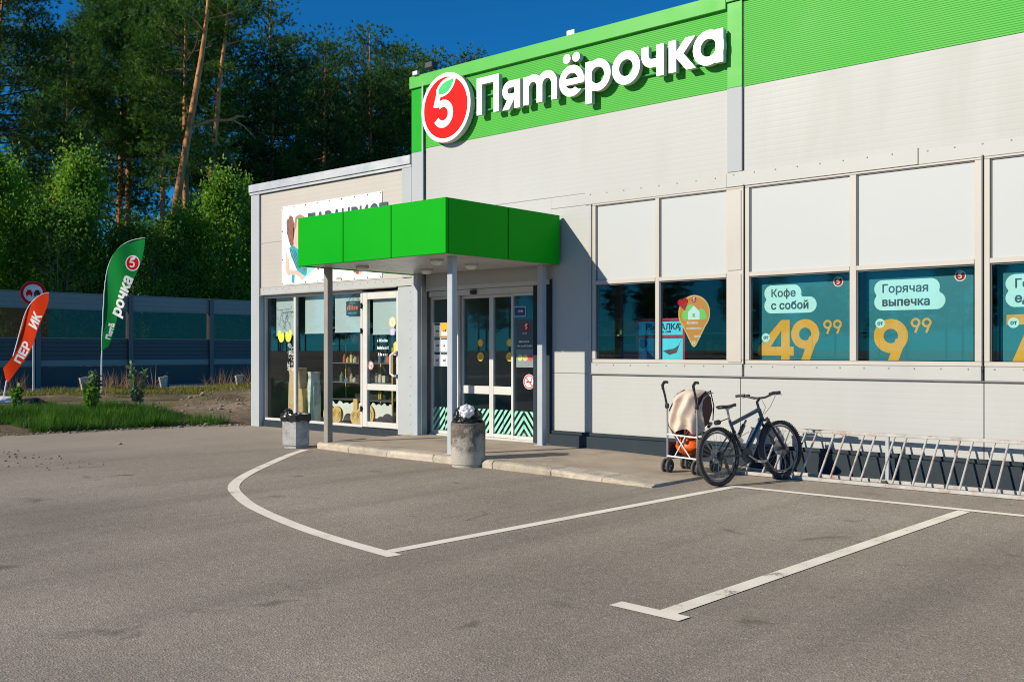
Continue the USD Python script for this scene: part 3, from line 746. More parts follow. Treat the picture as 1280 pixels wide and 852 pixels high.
L['ч'] = union_all([sbox(-7.31, 5.145, -7.20, 5.56), LineString([(-7.495, 5.56), (-7.495, 5.45)] + arc(-7.385, 5.44, .11, 180, 270, 8) + [(-7.25, 5.33)]).buffer(.054, cap_style=2)])
L['к'] = union_all([sbox(-7.12, 5.148, -7.01, 5.562), Polygon([(-7.015, 5.40), (-6.865, 5.562), (-6.725, 5.562), (-6.90, 5.365), (-6.715, 5.148), (-6.855, 5.148), (-7.015, 5.335)])])
L['а'] = union_all([ring(-6.53, 5.365, .17, .108), sbox(-6.425, 5.152, -6.318, 5.575)])
let = thing('sign_lettering', 'large raised white Cyrillic letters along the green fascia', 'sign letters', loc=(-8.46, 11.2, 5.1))
for ch in 'пятёрочка':
    lt = part('letter', fp(at_sign(L[ch]), 11.44, .078), SIGNSIDE, let, smooth=25)
    part('face', fp(at_sign(L[ch].buffer(.002)), 11.3615, .006), SIGNWHITE, lt)
RAIL = M('rail_green', (.03, .30, .09), .5)
part('rail', rod((-10.9, 11.462, 5.27), (-6.42, 11.462, 5.27), .014, 8), RAIL, let)
part('rail', rod((-10.9, 11.462, 5.50), (-6.42, 11.462, 5.50), .014, 8), RAIL, let)
part('bracket', [bar((x, 11.44, z), (x, 11.5, z), .024) for x in (-10.4, -9.2, -8.3, -7.4, -6.5) for z in (5.27, 5.50)] + [rod((-8.87, 11.462, 5.45), (-8.87, 11.462, 5.72), .01)], RAIL, let)
# little things on the parapet
fl = thing('roof_floodlight', 'small dark floodlight on the parapet above the round logo', 'floodlight', loc=(-12.05, 11.5, 6.1))
part('housing', box(-11.94, -11.76, 11.36, 11.5, 6.14, 6.25, .015), BLACK, fl)
part('arm', [bar((-11.85, 11.5, 6.10), (-11.85, 11.46, 6.18), .03), box(-12.28, -12.16, 11.40, 11.46, 6.10, 6.17, .004)], STEEL, fl)
bk = thing('roof_bracket', 'small white bracket on the parapet above the lettering', 'bracket', loc=(-9.0, 11.6, 6.1))
part('plate', box(-9.07, -8.93, 11.5, 11.51, 6.10, 6.19, .002), WHITE, bk); part('strut', bar((-9.0, 11.51, 6.18), (-9.0, 11.7, 6.10), .03), WHITE, bk)

# ------------------------------------------------------------------ banner on the wing
ban = thing('wall_banner', 'white banner with a drawn woman holding flowers, half behind the green canopy', 'banner', loc=(-14.6, 11.5, 3.5))
yb2 = YF + .008
part('sheet', fp(sbox(-16.09, 2.765, -13.17, 4.275), yb2 + .006, .006), M('banner_white', (.80, .80, .80), .4, .02), ban)
part('eyelet', [box(x - .012, x + .012, yb2 - .004, yb2 - .001, z - .012, z + .012) for z in (2.79, 4.25) for x in np.linspace(-16.06, -13.2, 9)] + [box(x - .012, x + .012, yb2 - .004, yb2 - .001, z - .012, z + .012) for z in (3.25, 3.8) for x in (-16.07, -13.19)], BLACK, ban, kind='stuff')
SK = M('print_skin', (.72, .42, .33), .5, .08, 6); HAIR = M('print_hair', (.20, .075, .045), .5, .4, 14); DRS = M('print_dress', (.02, .30, .36), .5, .4, 10)
def pf(poly, mt, k, nm='drawing', lab=None):
    part(nm, fp(poly, yb2 - .001 * k, .0009), mt, ban, lab)
blob = lambda pts, r: LineString(pts).buffer(r).simplify(.004)
pf(union_all([ell(-15.80, 3.92, .075, .17, 8), blob([(-15.88, 3.97), (-15.86, 3.80), (-15.82, 3.66), (-15.77, 3.55)], .06), blob([(-15.78, 4.02), (-15.72, 3.85), (-15.76, 3.62)], .05), ell(-15.87, 3.76, .06, .05)]), HAIR, 1, 'drawn_hair')
pf(union_all([Polygon([(-15.72, 3.85), (-15.66, 3.98), (-15.50, 3.95), (-15.42, 3.75), (-15.52, 3.60), (-15.56, 3.45), (-15.72, 3.46)])]), SK, 1, 'drawn_face')
pf(blob([(-15.67, 3.85), (-15.63, 4.02), (-15.52, 4.05), (-15.40, 4.0), (-15.34, 3.85), (-15.32, 3.6)], .035), M('print_hat', (.36, .20, .12), .5, .2, 20), 2, 'drawn_hat')
pf(Polygon([(-15.86, 3.46), (-15.75, 3.52), (-15.55, 3.42), (-15.35, 3.46), (-15.25, 3.3), (-15.3, 2.95), (-15.35, 2.9), (-15.60, 3.02), (-15.78, 3.30)]), DRS, 2, 'drawn_dress')
pf(union_all([blob([(-15.84 + .06 * k, 3.46 - .02 * k), (-15.72 + .05 * k, 3.25), (-15.60 + .04 * k, 3.06)], .008) for k in range(4)]), PRINTDARK, 3, 'drawn_stripe')
pf(union_all([blob([(-15.90, 3.33), (-15.92, 3.08), (-15.86, 2.99)], .055), blob([(-15.86, 3.0), (-15.62, 2.99), (-15.50, 2.93)], .042), blob([(-15.52, 2.94), (-15.42, 2.88)], .026), blob([(-15.52, 2.92), (-15.46, 2.86)], .02)]), SK, 3, 'drawn_arm')
pf(Polygon([(-15.92, 3.42), (-15.84, 3.46), (-15.78, 3.28), (-15.90, 3.27)]), WHITE, 4, 'drawn_sleeve')
pf(Polygon([(-15.77, 2.95), (-15.68, 2.95), (-15.69, 2.80), (-15.78, 2.80)]), DRS, 2, 'drawn_ribbon')
pf(union_all([ell(-15.35, 2.97, .13, .07), ell(-15.22, 3.02, .10, .06, 20), ell(-15.42, 2.90, .09, .05, 20), blob([(-15.15, 3.02), (-15.05, 3.06)], .02)]), M('print_mint', (.25, .62, .58), .5, .3, 12), 1, 'drawn_flower')
pf(union_all([ell(-15.38, 3.03, .05, .025), ell(-14.96, 3.03, .02, .03, 30)]), HAIR, 4, 'drawn_flower')
pf(union_all([ell(-13.80, 2.92, .10, .075, -12)]), SK, 1, 'drawn_bouquet'); pf(union_all([ell(-13.83, 2.91, .05, .045), ell(-13.74, 2.93, .03, .03), blob([(-13.95, 2.95), (-13.9, 2.9), (-13.86, 2.97)], .012)]), HAIR, 2, 'drawn_bouquet')
pf(union_all([ell(-14.75, 2.805, .10, .022), ell(-14.35, 2.81, .10, .022)]), M('print_grey', (.35, .33, .32), .5), 1, 'drawn_shade')
tx = glyphs('ПАРАНРИСТ', .34, -15.30, 3.725, stroke=3, sx=.78)
part('lettering', fp(tx, yb2 - .001, .001), PRINTDARK, ban)

# ------------------------------------------------------------------ posters in the windows
yp = 11.66
def nine(cx, top, r, w, zlow):
    leg = LineString([(cx + r * .80, top - r - w / 2 - r * .35), (cx + r * .15, top - 2.75 * r - w), (cx - r * .12, top - 3.4 * r - w)]).buffer(w / 2, cap_style=2)
    return union_all([ring(cx, top - r - w / 2, r, w), leg]).intersection(sbox(-9, zlow, 9, 9))
def four(cx, top, h, w, zlow):
    xr = cx + .34 * h
    p = Polygon([(xr - w, top), (xr, top), (xr, top - h * .60), (xr + .055, top - h * .60), (xr + .055, top - h * .80), (xr, top - h * .80), (xr, top - h * 1.1), (xr - w, top - h * 1.1), (xr - w, top - h * .80), (cx - .44 * h, top - h * .80), (cx - .44 * h, top - h * .62)])
    hole = Polygon([(xr - w, top - h * .24), (xr - w, top - h * .60), (xr - w - .26 * h, top - h * .60)])
    return p.difference(hole).intersection(sbox(-9, zlow, 9, 9))
def seven(x, top, zlow):
    return Polygon([(x, top), (x + .36, top), (x + .36, top - .09), (x + .15, top - .6), (x + .02, top - .6), (x + .22, top - .11), (x, top - .11)]).intersection(sbox(-9, zlow, 9, 9))
def poster(x0, x1, lab, lines, price, bub, cents, badge, logo_x, h=2.44):
    p = thing('window_poster', lab, 'poster', loc=((x0 + x1) / 2, yp, 1.38))
    part('sheet', fp(sbox(x0, 1.384, x1, h), yp + .002, .002), TEAL, p)
    bx, w1, w2 = bub
    b = union_all([LineString([(bx + .10, 2.225), (bx + w1 - .10, 2.225)]).buffer(.10), LineString([(bx + .10, 2.07), (bx + w2 - .10, 2.07)]).buffer(.10)])
    part('bubble', fp(b.buffer(.03).buffer(-.03), yp - .001, .001), MINT, p)
    part('lettering', fp(union_all([glyphs(lines[0], .098, bx + .085, 2.178, 2), glyphs(lines[1], .098, bx + .085, 2.022, 3)]), yp - .0022, .001), PRINTDARK, p)
    for q in price:
        part('price', fp(q, yp - .001, .001), ORANGE, p)
    for k in range(2):
        part('cents', fp(nine(cents + k * .125, 1.875, .042, .026, 1.70), yp - .001, .001), ORANGE, p)
    part('badge', fp(Point(*badge).buffer(.056), yp - .0022, .001), MINT, p)
    part('lettering', fp(glyphs('от', .045, badge[0], badge[1] - .018, 4, center=True), yp - .0036, .001), PRINTDARK, p)
    part('logo', fp(Point(logo_x, 2.335).buffer(.062), yp - .001, .001), WHITE, p); part('logo_disc', fp(Point(logo_x, 2.335).buffer(.05), yp - .0022, .001), RED, p)
    part('logo_five', fp(five_shape(logo_x, 2.335, .054), yp - .0034, .001), WHITE, p)
poster(-6.06, -4.87, 'teal window poster offering coffee to go at 49 99', ('Кофе', 'с собой'), [four(-5.83, 1.885, .56, .115, 1.385), nine(-5.435, 1.89, .132, .105, 1.385)], (-5.985, .50, .70), -5.145, (-5.965, 1.665), -5.01)
poster(-4.655, -3.46, 'teal window poster offering hot pastry at 9 99', ('Горячая', 'выпечка'), [nine(-4.375, 1.87, .142, .115, 1.385)], (-4.57, .75, .81), -4.09, (-4.50, 1.82), -3.60)
poster(-3.215, -2.0, 'teal window poster cut by the right edge of the picture', ('Горячая', 'еда'), [seven(-3.12, 1.89, 1.385), nine(-2.5, 1.89, .132, .105, 1.385)], (-3.13, .75, .45), -2.2, (-3.05, 1.80), -2.15)

# pin shaped sign
pin = thing('pin_sign', 'orange map pin shaped sign with a green house and red heart in the window', 'window sign', loc=(-7.01, 11.64, 1.55))
yq = 11.645
drop = union_all([Point(-7.01, 2.0).buffer(.245, 16), Polygon([(-7.245, 1.93), (-7.04, 1.565), (-7.01, 1.545), (-6.98, 1.565), (-6.775, 1.93)])]).buffer(.02).buffer(-.02)
PINO = M('pin_orange', (.80, .25, .008), .5, .05, spec=.1)
part('board', fp(drop, yq + .004, .004), M('pin_edge', (.85, .45, .08), .4), pin); part('face', fp(drop.buffer(-.018), yq, .0015), PINO, pin)
part('trees', fp(union_all([ell(-7.14, 1.975, .06, .065), ell(-6.90, 1.99, .07, .07), ell(-7.06, 2.06, .07, .06), ell(-6.86, 1.95, .045, .06)]).difference(sbox(-7.3, 1.5, -6.7, 1.915)), yq - .0015, .0012), M('pin_green', (.25, .60, .06), .4, .06), pin)
part('house', fp(Polygon([(-7.10, 1.915), (-7.10, 2.02), (-7.01, 2.105), (-6.92, 2.02), (-6.92, 1.915)]), yq - .003, .0012), WHITE, pin)
part('house_window', fp(sbox(-7.03, 1.95, -6.99, 2.0), yq - .0045, .0012), MATS['pin_green'], pin)
part('lettering', fp(union_all([scribble(.2, .035, -7.11, 1.86, 21), scribble(.24, .02, -7.13, 1.79, 22), scribble(.08, .03, -7.0, 1.68, 23), sbox(-7.03, 1.58, -7.018, 1.63), sbox(-7.0, 1.58, -6.988, 1.63)]), yq - .0015, .0012), WHITE, pin)
part('logo', fp(Point(-7.01, 2.185).buffer(.038), yq - .003, .001), RED, pin); part('logo_five', fp(five_shape(-7.01, 2.185, .038), yq - .0042, .001), WHITE, pin)
ht = affinity.rotate(union_all([Point(-.035, .03).buffer(.042), Point(.035, .03).buffer(.042), Polygon([(-.073, .012), (.073, .012), (0, -.085)])]), 12, origin=(0, 0))
part('heart', fp(affinity.translate(ht, -7.175, 2.13), yq - .006, .006), RED, pin)

# fishing display behind the left windows
ryb = thing('fishing_display', 'red framed blue display board about fishing behind the left windows', 'display board', loc=(-7.83, 12.1, .09))
yr = 12.1
CYAN = M('display_cyan', (.12, .75, .92), .4, .06, 3)
part('frame', [box(a, b, yr - .03, yr + .03, .09, 1.96, .004) for a, b in ((-8.24, -8.20), (-7.45, -7.41))] + [box(-8.20, -7.45, yr - .028, yr + .028, z - .02, z + .02, .004) for z in (1.94, 1.70, .6)], M('display_red', (.48, .01, .05), .4), ryb)
part('header', box(-8.20, -7.45, yr - .012, yr + .01, 1.722, 1.918), CYAN, ryb)
part('panel', box(-8.20, -7.45, yr - .012, yr + .01, .622, 1.678), CYAN, ryb)
part('lettering', fp(union_all([glyphs('РЫБАЛКА', .085, -8.08, 1.80, 3), scribble(.36, .03, -7.98, 1.755, 5), scribble(.07, .03, -7.54, 1.86, 6), glyphs('2', .05, -7.53, 1.78, 3)]), yr - .0125, .002), M('print_navy', (.01, .03, .12), .5), ryb)
part('drawn_boat', fp(Polygon([(-7.79, 1.50), (-7.60, 1.53), (-7.52, 1.58), (-7.48, 1.66), (-7.56, 1.47), (-7.68, 1.44)]), yr - .0125, .002), M('print_brown', (.10, .05, .06), .5), ryb)
part('drawn_fish', fp(union_all([ell(-8.12, 1.60, .07, .07), Polygon([(-8.19, 1.66), (-8.06, 1.67), (-8.08, 1.55)]), Polygon([(-8.06, 1.38), (-8.06, 1.50), (-7.92, 1.39)])]), yr - .0125, .002), M('print_blue', (.01, .08, .30), .5), ryb)
bx_ = thing('blue_board', 'plain dark blue board leaning left of the fishing display', 'board', loc=(-8.4, 12.15, .09))
part('sheet', box(-8.52, -8.27, 12.12, 12.15, .09, 1.60, .004), M('board_blue', (.01, .10, .17), .5), bx_)

# ------------------------------------------------------------------ goods in the wing's shop window
GOLD = M('shelf_gold', (.62, .42, .10), .4, .1, 5); KRAFT = M('kraft_paper', (.55, .38, .17), .7, .15, 8); WOODS = M('wood_slice', (.66, .42, .12), .6, .2, 14)
wv = M('white_paper', (.72, .73, .72), .6, .05)
labs = ['gold framed display shelf left of the canopy column, behind the shop glass', 'gold framed display shelf beside the white shop door, behind the glass']
jars = [M(f'jar_{i}', c, .35, .2, 9) for i, c in enumerate(((.55, .5, .42), (.12, .2, .12), (.45, .12, .06), (.6, .45, .2), (.12, .2, .28)))]
for i, (a, b) in enumerate(((-15.55, -14.55), (-14.50, -13.72))):
    y = 12.45
    sh = thing('display_shelf', labs[i], 'shelf', loc=((a + b) / 2, y, .13))
    for x in (a, b):
        for yy in (y - .2, y + .2):
            part('upright', box(x - .014, x + .014, yy - .014, yy + .014, .13, 1.95), GOLD, sh)
    for z in (.55, .88, 1.25, 1.62, 1.93):
        part('shelf_board', box(a + .015, b - .015, y - .21, y + .21, z, z + .02), DARK, sh)
    part('back_panel', box(a, b, y + .215, y + .235, .13, 1.95), BLACK, sh)
    wav = Polygon([(a, .16), (b, .16)] + [(b - (b - a) * k / 16, .50 + .05 * math.sin(k * 1.9) * (k % 2) + .03 * math.sin(k * 5.1)) for k in range(17)])
    part('paper_skirt', fp(wav, y - .22, .003), wv, sh)
    r = random.Random(i + 5); q = 0
    for z in (.90, 1.27, 1.64, 1.95):
        x = a + .08
        while x < b - .08:
            w = r.uniform(.03, .055); h = r.uniform(.07, .19)
            if r.random() < .75:
                shape = lathe([(0, 0), (w, 0), (w, h * .65), (w * .5, h * .8), (w * .5, h), (0, h)], 10, (x, y - .1, z)) if r.random() < .6 else box(x - w, x + w, y - .15, y - .06, z, z + h * .8, .004)
                part('shop_goods', shape, jars[r.randrange(5)], label=f'small jar or box standing on the {"left" if i == 0 else "right"} gold framed display shelf', cat='goods', group=f'goods on the {"left" if i == 0 else "right"} display shelf')
            x += w * 2 + r.uniform(.02, .08)
# red curtain-like board between them, kraft bags, round slices, hanging sign
rc = thing('cloth_banner', 'red cloth banner hanging behind the canopy column in the shop window', 'cloth', loc=(-14.45, 12.15, .13))
part('cloth', box(-14.60, -14.33, 12.18, 12.19, .85, 2.1, .003), M('cloth_red', (.42, .05, .02), .6, .2, 4), rc)
def sack(x, y, w, d, h, mt, lab, seed):
    n = 20; V = []; F = []; prof = [(.92, 0), (1.0, .08), (1.0, .45), (.97, .7), (.86, .86), (.93, 1.0), (.55, .97)]
    for k, (s, t) in enumerate(prof):
        for j in range(n):
            a = 2 * PI * j / n; q = abs(math.cos(a)) ** .5 * np.sign(math.cos(a)), abs(math.sin(a)) ** .5 * np.sign(math.sin(a))
            wob = 1 + .10 * math.sin(5 * a + seed + k) * (.4 + t)
            V.append((x + q[0] * w / 2 * s * wob, y + q[1] * d / 2 * s * wob, .14 + h * t))
    for k in range(len(prof) - 1):
        for j in range(n):
            A, B = k * n + j, k * n + (j + 1) % n
            F += [(A, B, B + n), (A, B + n, A + n)]
    return part('kraft_bag', tm(V, F), mt, label=lab, cat='bag', smooth=50)
kb = sack(-16.22, 11.98, .40, .25, 1.02, M('patterned_paper', (.58, .42, .22), .7, .1, 6, dirt=((.45, .04, .03), .9, 6)), 'tall patterned kraft paper bag at the left end of the shop window', 1)
sack(-15.98, 11.90, .30, .2, .62, KRAFT, 'shorter plain kraft bag before the tall patterned bag', 2)
sack(-15.72, 12.0, .22, .2, .95, M('green_white_cloth', (.62, .68, .62), .6, .2, 5, dirt=((.03, .3, .15), .9, 7)), 'white cloth bundle with green print beside the kraft bags', 3)
def slice_(x, r, tilt, lab, z0=.135, mt=WOODS):
    m = lathe([(0, -.02), (r * .97, -.02), (r, -.01), (r, .01), (r * .97, .02), (0, .02)], 24)
    v = m.vertices.copy(); v = np.column_stack([v[:, 0], v[:, 2], v[:, 1]]); c, s = math.cos(tilt), math.sin(tilt)
    v = np.column_stack([v[:, 0], v[:, 1] * c + v[:, 2] * s * .3, v[:, 2]])
    m = tm(v + np.array([x, 11.88, z0 + r]), m.faces[:, ::-1])
    t = thing('wood_slice', lab, 'wooden disc', loc=(x, 11.88, z0))
    d = part('disc', m, mt, t, smooth=40)
    part('cut_rings', fp(union_all([ring(x, z0 + r, r * .35, .012), ring(x, z0 + r, r * .62, .01)]), 11.855, .002), KRAFT, t)
slice_(-15.10, .17, .2, 'round golden wooden disc just left of the canopy column'); slice_(-14.86, .16, .1, 'round wooden disc half hidden behind the canopy column')
slice_(-14.32, .14, .2, 'small round wooden disc just right of the canopy column'); slice_(-14.16, .16, .15, 'middle round wooden disc near the shop door'); slice_(-13.98, .19, .1, 'largest round wooden disc with a blue mark near the shop door')
part('wood_block', box(-14.52, -14.40, 11.98, 12.02, .135, .60, .004), WOODS, label='upright wooden board leaning beside the canopy column', cat='board')
hs = thing('hanging_sign', 'small black sign with orange writing hanging before the blind', 'hanging sign', loc=(-14.12, WY + .05, 2.1))
part('board', box(-14.34, -13.92, WY + .045, WY + .055, 2.14, 2.40, .003), BLACK, hs)
part('cord', [rod((-14.28, WY + .05, 2.40), (-14.13, WY + .05, 2.53), .004, 5), rod((-13.98, WY + .05, 2.40), (-14.13, WY + .05, 2.53), .004, 5)], BLACK, hs)
part('lettering', fp(scribble(.34, .09, -14.31, 2.24, 31), WY + .044, .001), M('print_coral', (.55, .16, .09), .5), hs)
part('lettering', fp(union_all([scribble(.2, .025, -14.24, 2.355, 32), scribble(.26, .025, -14.27, 2.17, 33)]), WY + .044, .001), M('print_cyan', (.15, .45, .5), .5), hs)
# window writing: paint on the leftmost pane
wp = thing('window_drawing', 'white scrawl and yellow splash painted on the leftmost shop pane', 'window painting', loc=(-16.2, WY, 1.9))
rr = random.Random(4); sc = []
for k in range(26):
    x, z = rr.uniform(-16.40, -15.92), rr.uniform(1.98, 2.28); sc.append(LineString(arc(x, z, rr.uniform(.02, .05), rr.uniform(0, 360), rr.uniform(200, 600), 10)).buffer(.005))
part('scrawl', fp(union_all(sc), WY - .001, .001), M('scrawl_grey', (.12, .15, .17), .6), wp)
part('frame_line', fp(LineString([(-16.4, 2.34), (-16.38, 2.29), (-15.95, 2.31), (-15.92, 2.36)]).buffer(.008), WY - .001, .001), MATS['scrawl_grey'], wp)
part('splash', fp(union_all([ell(-16.32, 1.80, .06, .10, 10), ell(-16.22, 1.76, .05, .09, -8), ell(-16.08, 1.77, .05, .10, 8), ell(-15.98, 1.80, .05, .11, -8), ell(-16.27, 1.72, .07, .06), ell(-16.03, 1.73, .07, .06)]), WY - .001, .001), M('splash_yellow', (.60, .70, .05), .5), wp)
sc = [LineString(arc(rr.uniform(-16.05, -15.88), rr.uniform(1.05, 1.68), rr.uniform(.02, .04), rr.uniform(0, 360), rr.uniform(200, 500), 8)).buffer(.004) for k in range(34)]
part('scrawl', fp(union_all(sc), WY - .0012, .001), M('scrawl_white', (.6, .62, .6), .6), wp)

# ------------------------------------------------------------------ litter bins
BINM = M('bin_concrete', (.40, .395, .38), .9, .25, 22, bump=.9, bs=70, dirt=((.07, .065, .06), .75, 4))
BAG = M('bin_bag_black', (.014, .014, .016), .28, .3, 12, bump=.6, bs=18)
def crumple(cx, cy, z, r, h, seed, amp=.5, n=3):
    m = trimesh.creation.icosphere(n, 1.0)
    v = m.vertices; d = meshkit.fbm(v * 2.2 + seed * 7.3, 4, seed) - .5
    v = v * (1 + amp * 1.6 * d)[:, None]
    m.vertices = np.column_stack([cx + v[:, 0] * r, cy + v[:, 1] * r, z + v[:, 2] * h])
    return m
hx, hy = -12.72, 9.36
b1 = thing('litter_bin', 'six sided concrete bin with black liner left of the step', 'litter bin', loc=(hx, hy, 0))
prof = [(0, .0), (.20, .0), (.205, .035), (.232, .05), (.236, .50), (.225, .515), (.19, .515), (.19, .35), (0, .35)]
m = lathe(prof, 6); a = math.atan2(-.60, .80)
v = m.vertices; c, s = math.cos(a), math.sin(a)
m.vertices = np.column_stack([v[:, 0] * c - v[:, 1] * s + hx, v[:, 0] * s + v[:, 1] * c + hy, v[:, 2]])
part('body', m, BINM, b1)
# liner folded over the rim
V = []; F = []; n = 48
for k, (r, z) in enumerate(((.17, .46), (.20, .52), (.232, .528), (.248, .51), (.25, .455), (.246, .42))):
    for j in range(n):
        t = 2 * PI * j / n
        hexr = math.cos(PI / 6) / math.cos(((t - a) % (PI / 3)) - PI / 6)
        w = (meshkit.noise(np.array([[math.cos(t) * 4, math.sin(t) * 4, k * .7]]), 5)[0] - .5)
        V.append((hx + math.cos(t) * (r * hexr * 1.08 + w * .02), hy + math.sin(t) * (r * hexr * 1.08 + w * .02), z + w * (.09 if k > 3 else .04)))
for k in range(5):
    for j in range(n):
        A, B = k * n + j, k * n + (j + 1) % n
        F += [(A, B, B + n), (A, B + n, A + n)]
part('bin_bag', [tm(V, F), crumple(hx - .13, hy - .05, .54, .07, .06, 3), tm([(hx - .26, hy - .02, .62), (hx - .15, hy - .12, .50), (hx - .18, hy + .05, .50), (hx - .10, hy, .54)], [(0, 1, 3), (0, 3, 2), (0, 2, 1), (1, 2, 3)])], BAG, label='black liner bag folded over the rim of the six sided bin', cat='bin bag')
BINS = usdkit.material(stage, '/World/Looks/bin_stained', {
    'g': ('geometry', {}), 'n': ('noise_texture', {'scale': 7.0, 'detail': 7.0, 'roughness': .65}), 'f': ('noise_texture', {'scale': 90.0, 'detail': 3.0}), 's': ('separate_xyz', {}),
    'zz': ('map_range', {'from_min': .15, 'from_max': .52, 'to_min': -.16, 'to_max': .16}), 'a': ('math', {'math_type': 'add'}),
    'r': ('rgb_ramp', {'ramp': [(.38, (.40, .37, .32)), (.52, (.27, .25, .215)), (.62, (.10, .09, .075)), (.75, (.20, .17, .13))]}),
    'fr': ('rgb_ramp', {'ramp': [(.3, (.6, .6, .6)), (.7, (1.3, 1.3, 1.3))]}), 'm': ('mix_color', {'blend_type': 'multiply', 'fac': .7, 'use_clamp': False}),
    'b': ('bump', {'strength': .8, 'distance': .008}), 'p': ('principled_bsdf', {'roughness': .92, 'specular_ior_level': .2})},
    [('g.position', 'n.vector'), ('g.position', 'f.vector'), ('g.position', 's.vector'), ('s.z', 'zz.value'), ('n.fac', 'a.value1'), ('zz.result', 'a.value2'), ('a.value', 'r.fac'), ('f.fac', 'fr.fac'),
     ('r.color', 'm.a'), ('fr.color', 'm.b'), ('m.result', 'p.base_color'), ('f.fac', 'b.height'), ('b.normal', 'p.normal')], surface='p.BSDF')
rx_, ry_ = -8.97, 9.31
b2 = thing('litter_bin', 'round stained concrete bin in front of the canopy column and sliding doors', 'litter bin', loc=(rx_, ry_, 0))
part('body', lathe([(0, 0), (.205, 0), (.208, .03), (.222, .04), (.226, .30), (.226, .555), (.218, .568), (.18, .568), (.18, .40), (0, .40)], 40, (rx_, ry_, 0)), BINS, b2, smooth=35)
part('bin_bag', crumple(rx_ - .02, ry_, .60, .19, .19, 11, .6, 4), BAG, label='black rubbish bag heaped out of the round bin', cat='bin bag', smooth=True)
part('plastic_bag', crumple(rx_ + .07, ry_ - .10, .72, .095, .085, 23, .55, 3), M('bag_white', (.70, .72, .74), .4, .08, 9), label='crumpled white plastic bag lying on the round bin', cat='plastic bag')

# ------------------------------------------------------------------ bicycle rack
rk = thing('bicycle_rack', 'long low rusty white bicycle rack of slanting bars along the wall', 'bike rack', loc=(-4, 11, 0))
RX0, RX1 = -5.98, 1.6
part('ground_rail', box(RX0, RX1, 10.86, 10.90, .004, .044, .004), GALV, rk)
part('ground_rail', box(RX0, RX1, 11.20, 11.24, .004, .044, .004), GALV, rk)
part('top_rail', box(RX0 + .35, RX1, 11.262, 11.302, .525, .562, .004), GALV, rk)
for k in range(22):
    for off in (0.0, .132):
        x = -5.964 + .352 * k + off
        if x > RX1: continue
        part('bar', tube([(x, 10.885, .045), (x + .015, 11.28, .526)], .0125, 8), GALV, rk)
for x in (-5.60, -4.27, -.9):
    part('leg', box(x - .02, x + .02, 11.262, 11.30, .0, .524, .003), PALE, rk)
    part('cross_foot', box(x - .02, x + .02, 10.902, 11.198, .008, .04, .003), GALV, rk)

# ------------------------------------------------------------------ bicycle (built along +y, then turned and leant)
BK = {'frame': M('bike_blue', (.010, .048, .085), .35, .25, 9, coat=.4), 'dark': M('bike_black', (.02, .022, .025), .4, .2, 20), 'metal': M('bike_metal', (.45, .45, .46), .35, .1, 8, metal=.8),
      'rim': M('bike_rim', (.25, .25, .25), .35, .1, 8, metal=.6), 'hub': M('bike_hub', (.06, .06, .06), .4, .1)}
HEAD = -math.radians(13); LEAN = math.radians(-6)
def B(s, h, w=0.0):
    """bicycle point: s along the heading from the rear hub, h up, w to the rider's right"""
    w2 = w * math.cos(LEAN) + h * math.sin(LEAN); h2 = h * math.cos(LEAN) - w * math.sin(LEAN)
    fx, fy = -math.sin(HEAD), math.cos(HEAD); rx2, ry2 = fy, -fx
    return np.array([-5.545 + s * fx + w2 * rx2, 9.77 + s * fy + w2 * ry2, h2 + .006 + .028 * s])
bike = thing('bicycle', 'dark blue mountain bike with black tyres standing in the rack', 'bicycle', loc=(-5.5, 10.3, 0))
RW = .325
def wheel(s, name, steer=0.0):
    cpt = lambda a, r, w=0: B(s + (r * math.cos(a)) * math.cos(steer), RW + r * math.sin(a), w + r * math.cos(a) * math.sin(steer))
    w = part(name, tube([cpt(2 * PI * k / 48, RW - .023) for k in range(48)], .0235, 10, closed=True), RUBBER, bike, smooth=True)
    kn = []
    for k in range(72):
        a0 = 2 * PI * k / 72
        for ww in (-.014, .012):
            kn.append(bar(cpt(a0, RW - .003, ww - .008), cpt(a0 + .03, RW - .003, ww + .008), .012, .008))
    part('tread', kn, RUBBER, w, kind='stuff')
    part('rim', tube([cpt(2 * PI * k / 48, RW - .062) for k in range(48)], .011, 8, closed=True), BK['rim'], w, smooth=True)
    sp = []
    for k in range(28):
        a0 = 2 * PI * k / 28; sd = (.028, -.028)[k % 2]
        sp.append(tube([cpt(a0 + (.9 if k % 4 < 2 else -.9), .022, sd), cpt(a0, RW - .068)], .0016, 4))
    part('spokes', sp, BK['metal'], w)
    part('hub', tube([cpt(0, 0, -.06), cpt(0, 0, -.03), cpt(0, 0, .03), cpt(0, 0, .06)], [.012, .022, .022, .012], 10), BK['hub'], w)
    part('brake_disc', tube([cpt(0, 0, -.036), cpt(0, 0, -.034)], .078, 20), BK['metal'], w)
    return w
rear = wheel(0, 'wheel'); front = wheel(1.06, 'wheel', .10)
BB, ST, HT, HB, FC = (.42, .30), (.245, .66), (.735, .80), (.775, .69), (.79, .665)
def ln(a, b, r, w0=0, w1=0, r2=None): return rod(B(*a, w0), B(*b, w1), r, 10, r2)
fr_ = part('frame', [ln(ST, HT, .021, r2=.025), ln(HB, BB, .027, r2=.03), ln(ST, BB, .018), ln(HT, HB, .024), tube([B(.42, .30, -.04), B(.42, .30, .04)], .028, 12), ln(ST, (.23, .71), .018)], BK['frame'], bike, smooth=40)
part('swing_arm', [ln(BB, (0, .325), .012, w, w * 1.7) for w in (-.035, .035)] + [ln((.27, .58), (0, .325), .010, w, w * 1.6) for w in (-.035, .035)] + [ln((.27, .58), (.36, .42), .014)], BK['dark'], bike)
sh_ = part('shock', ln((.33, .49), (.50, .69), .013), BK['metal'], bike)
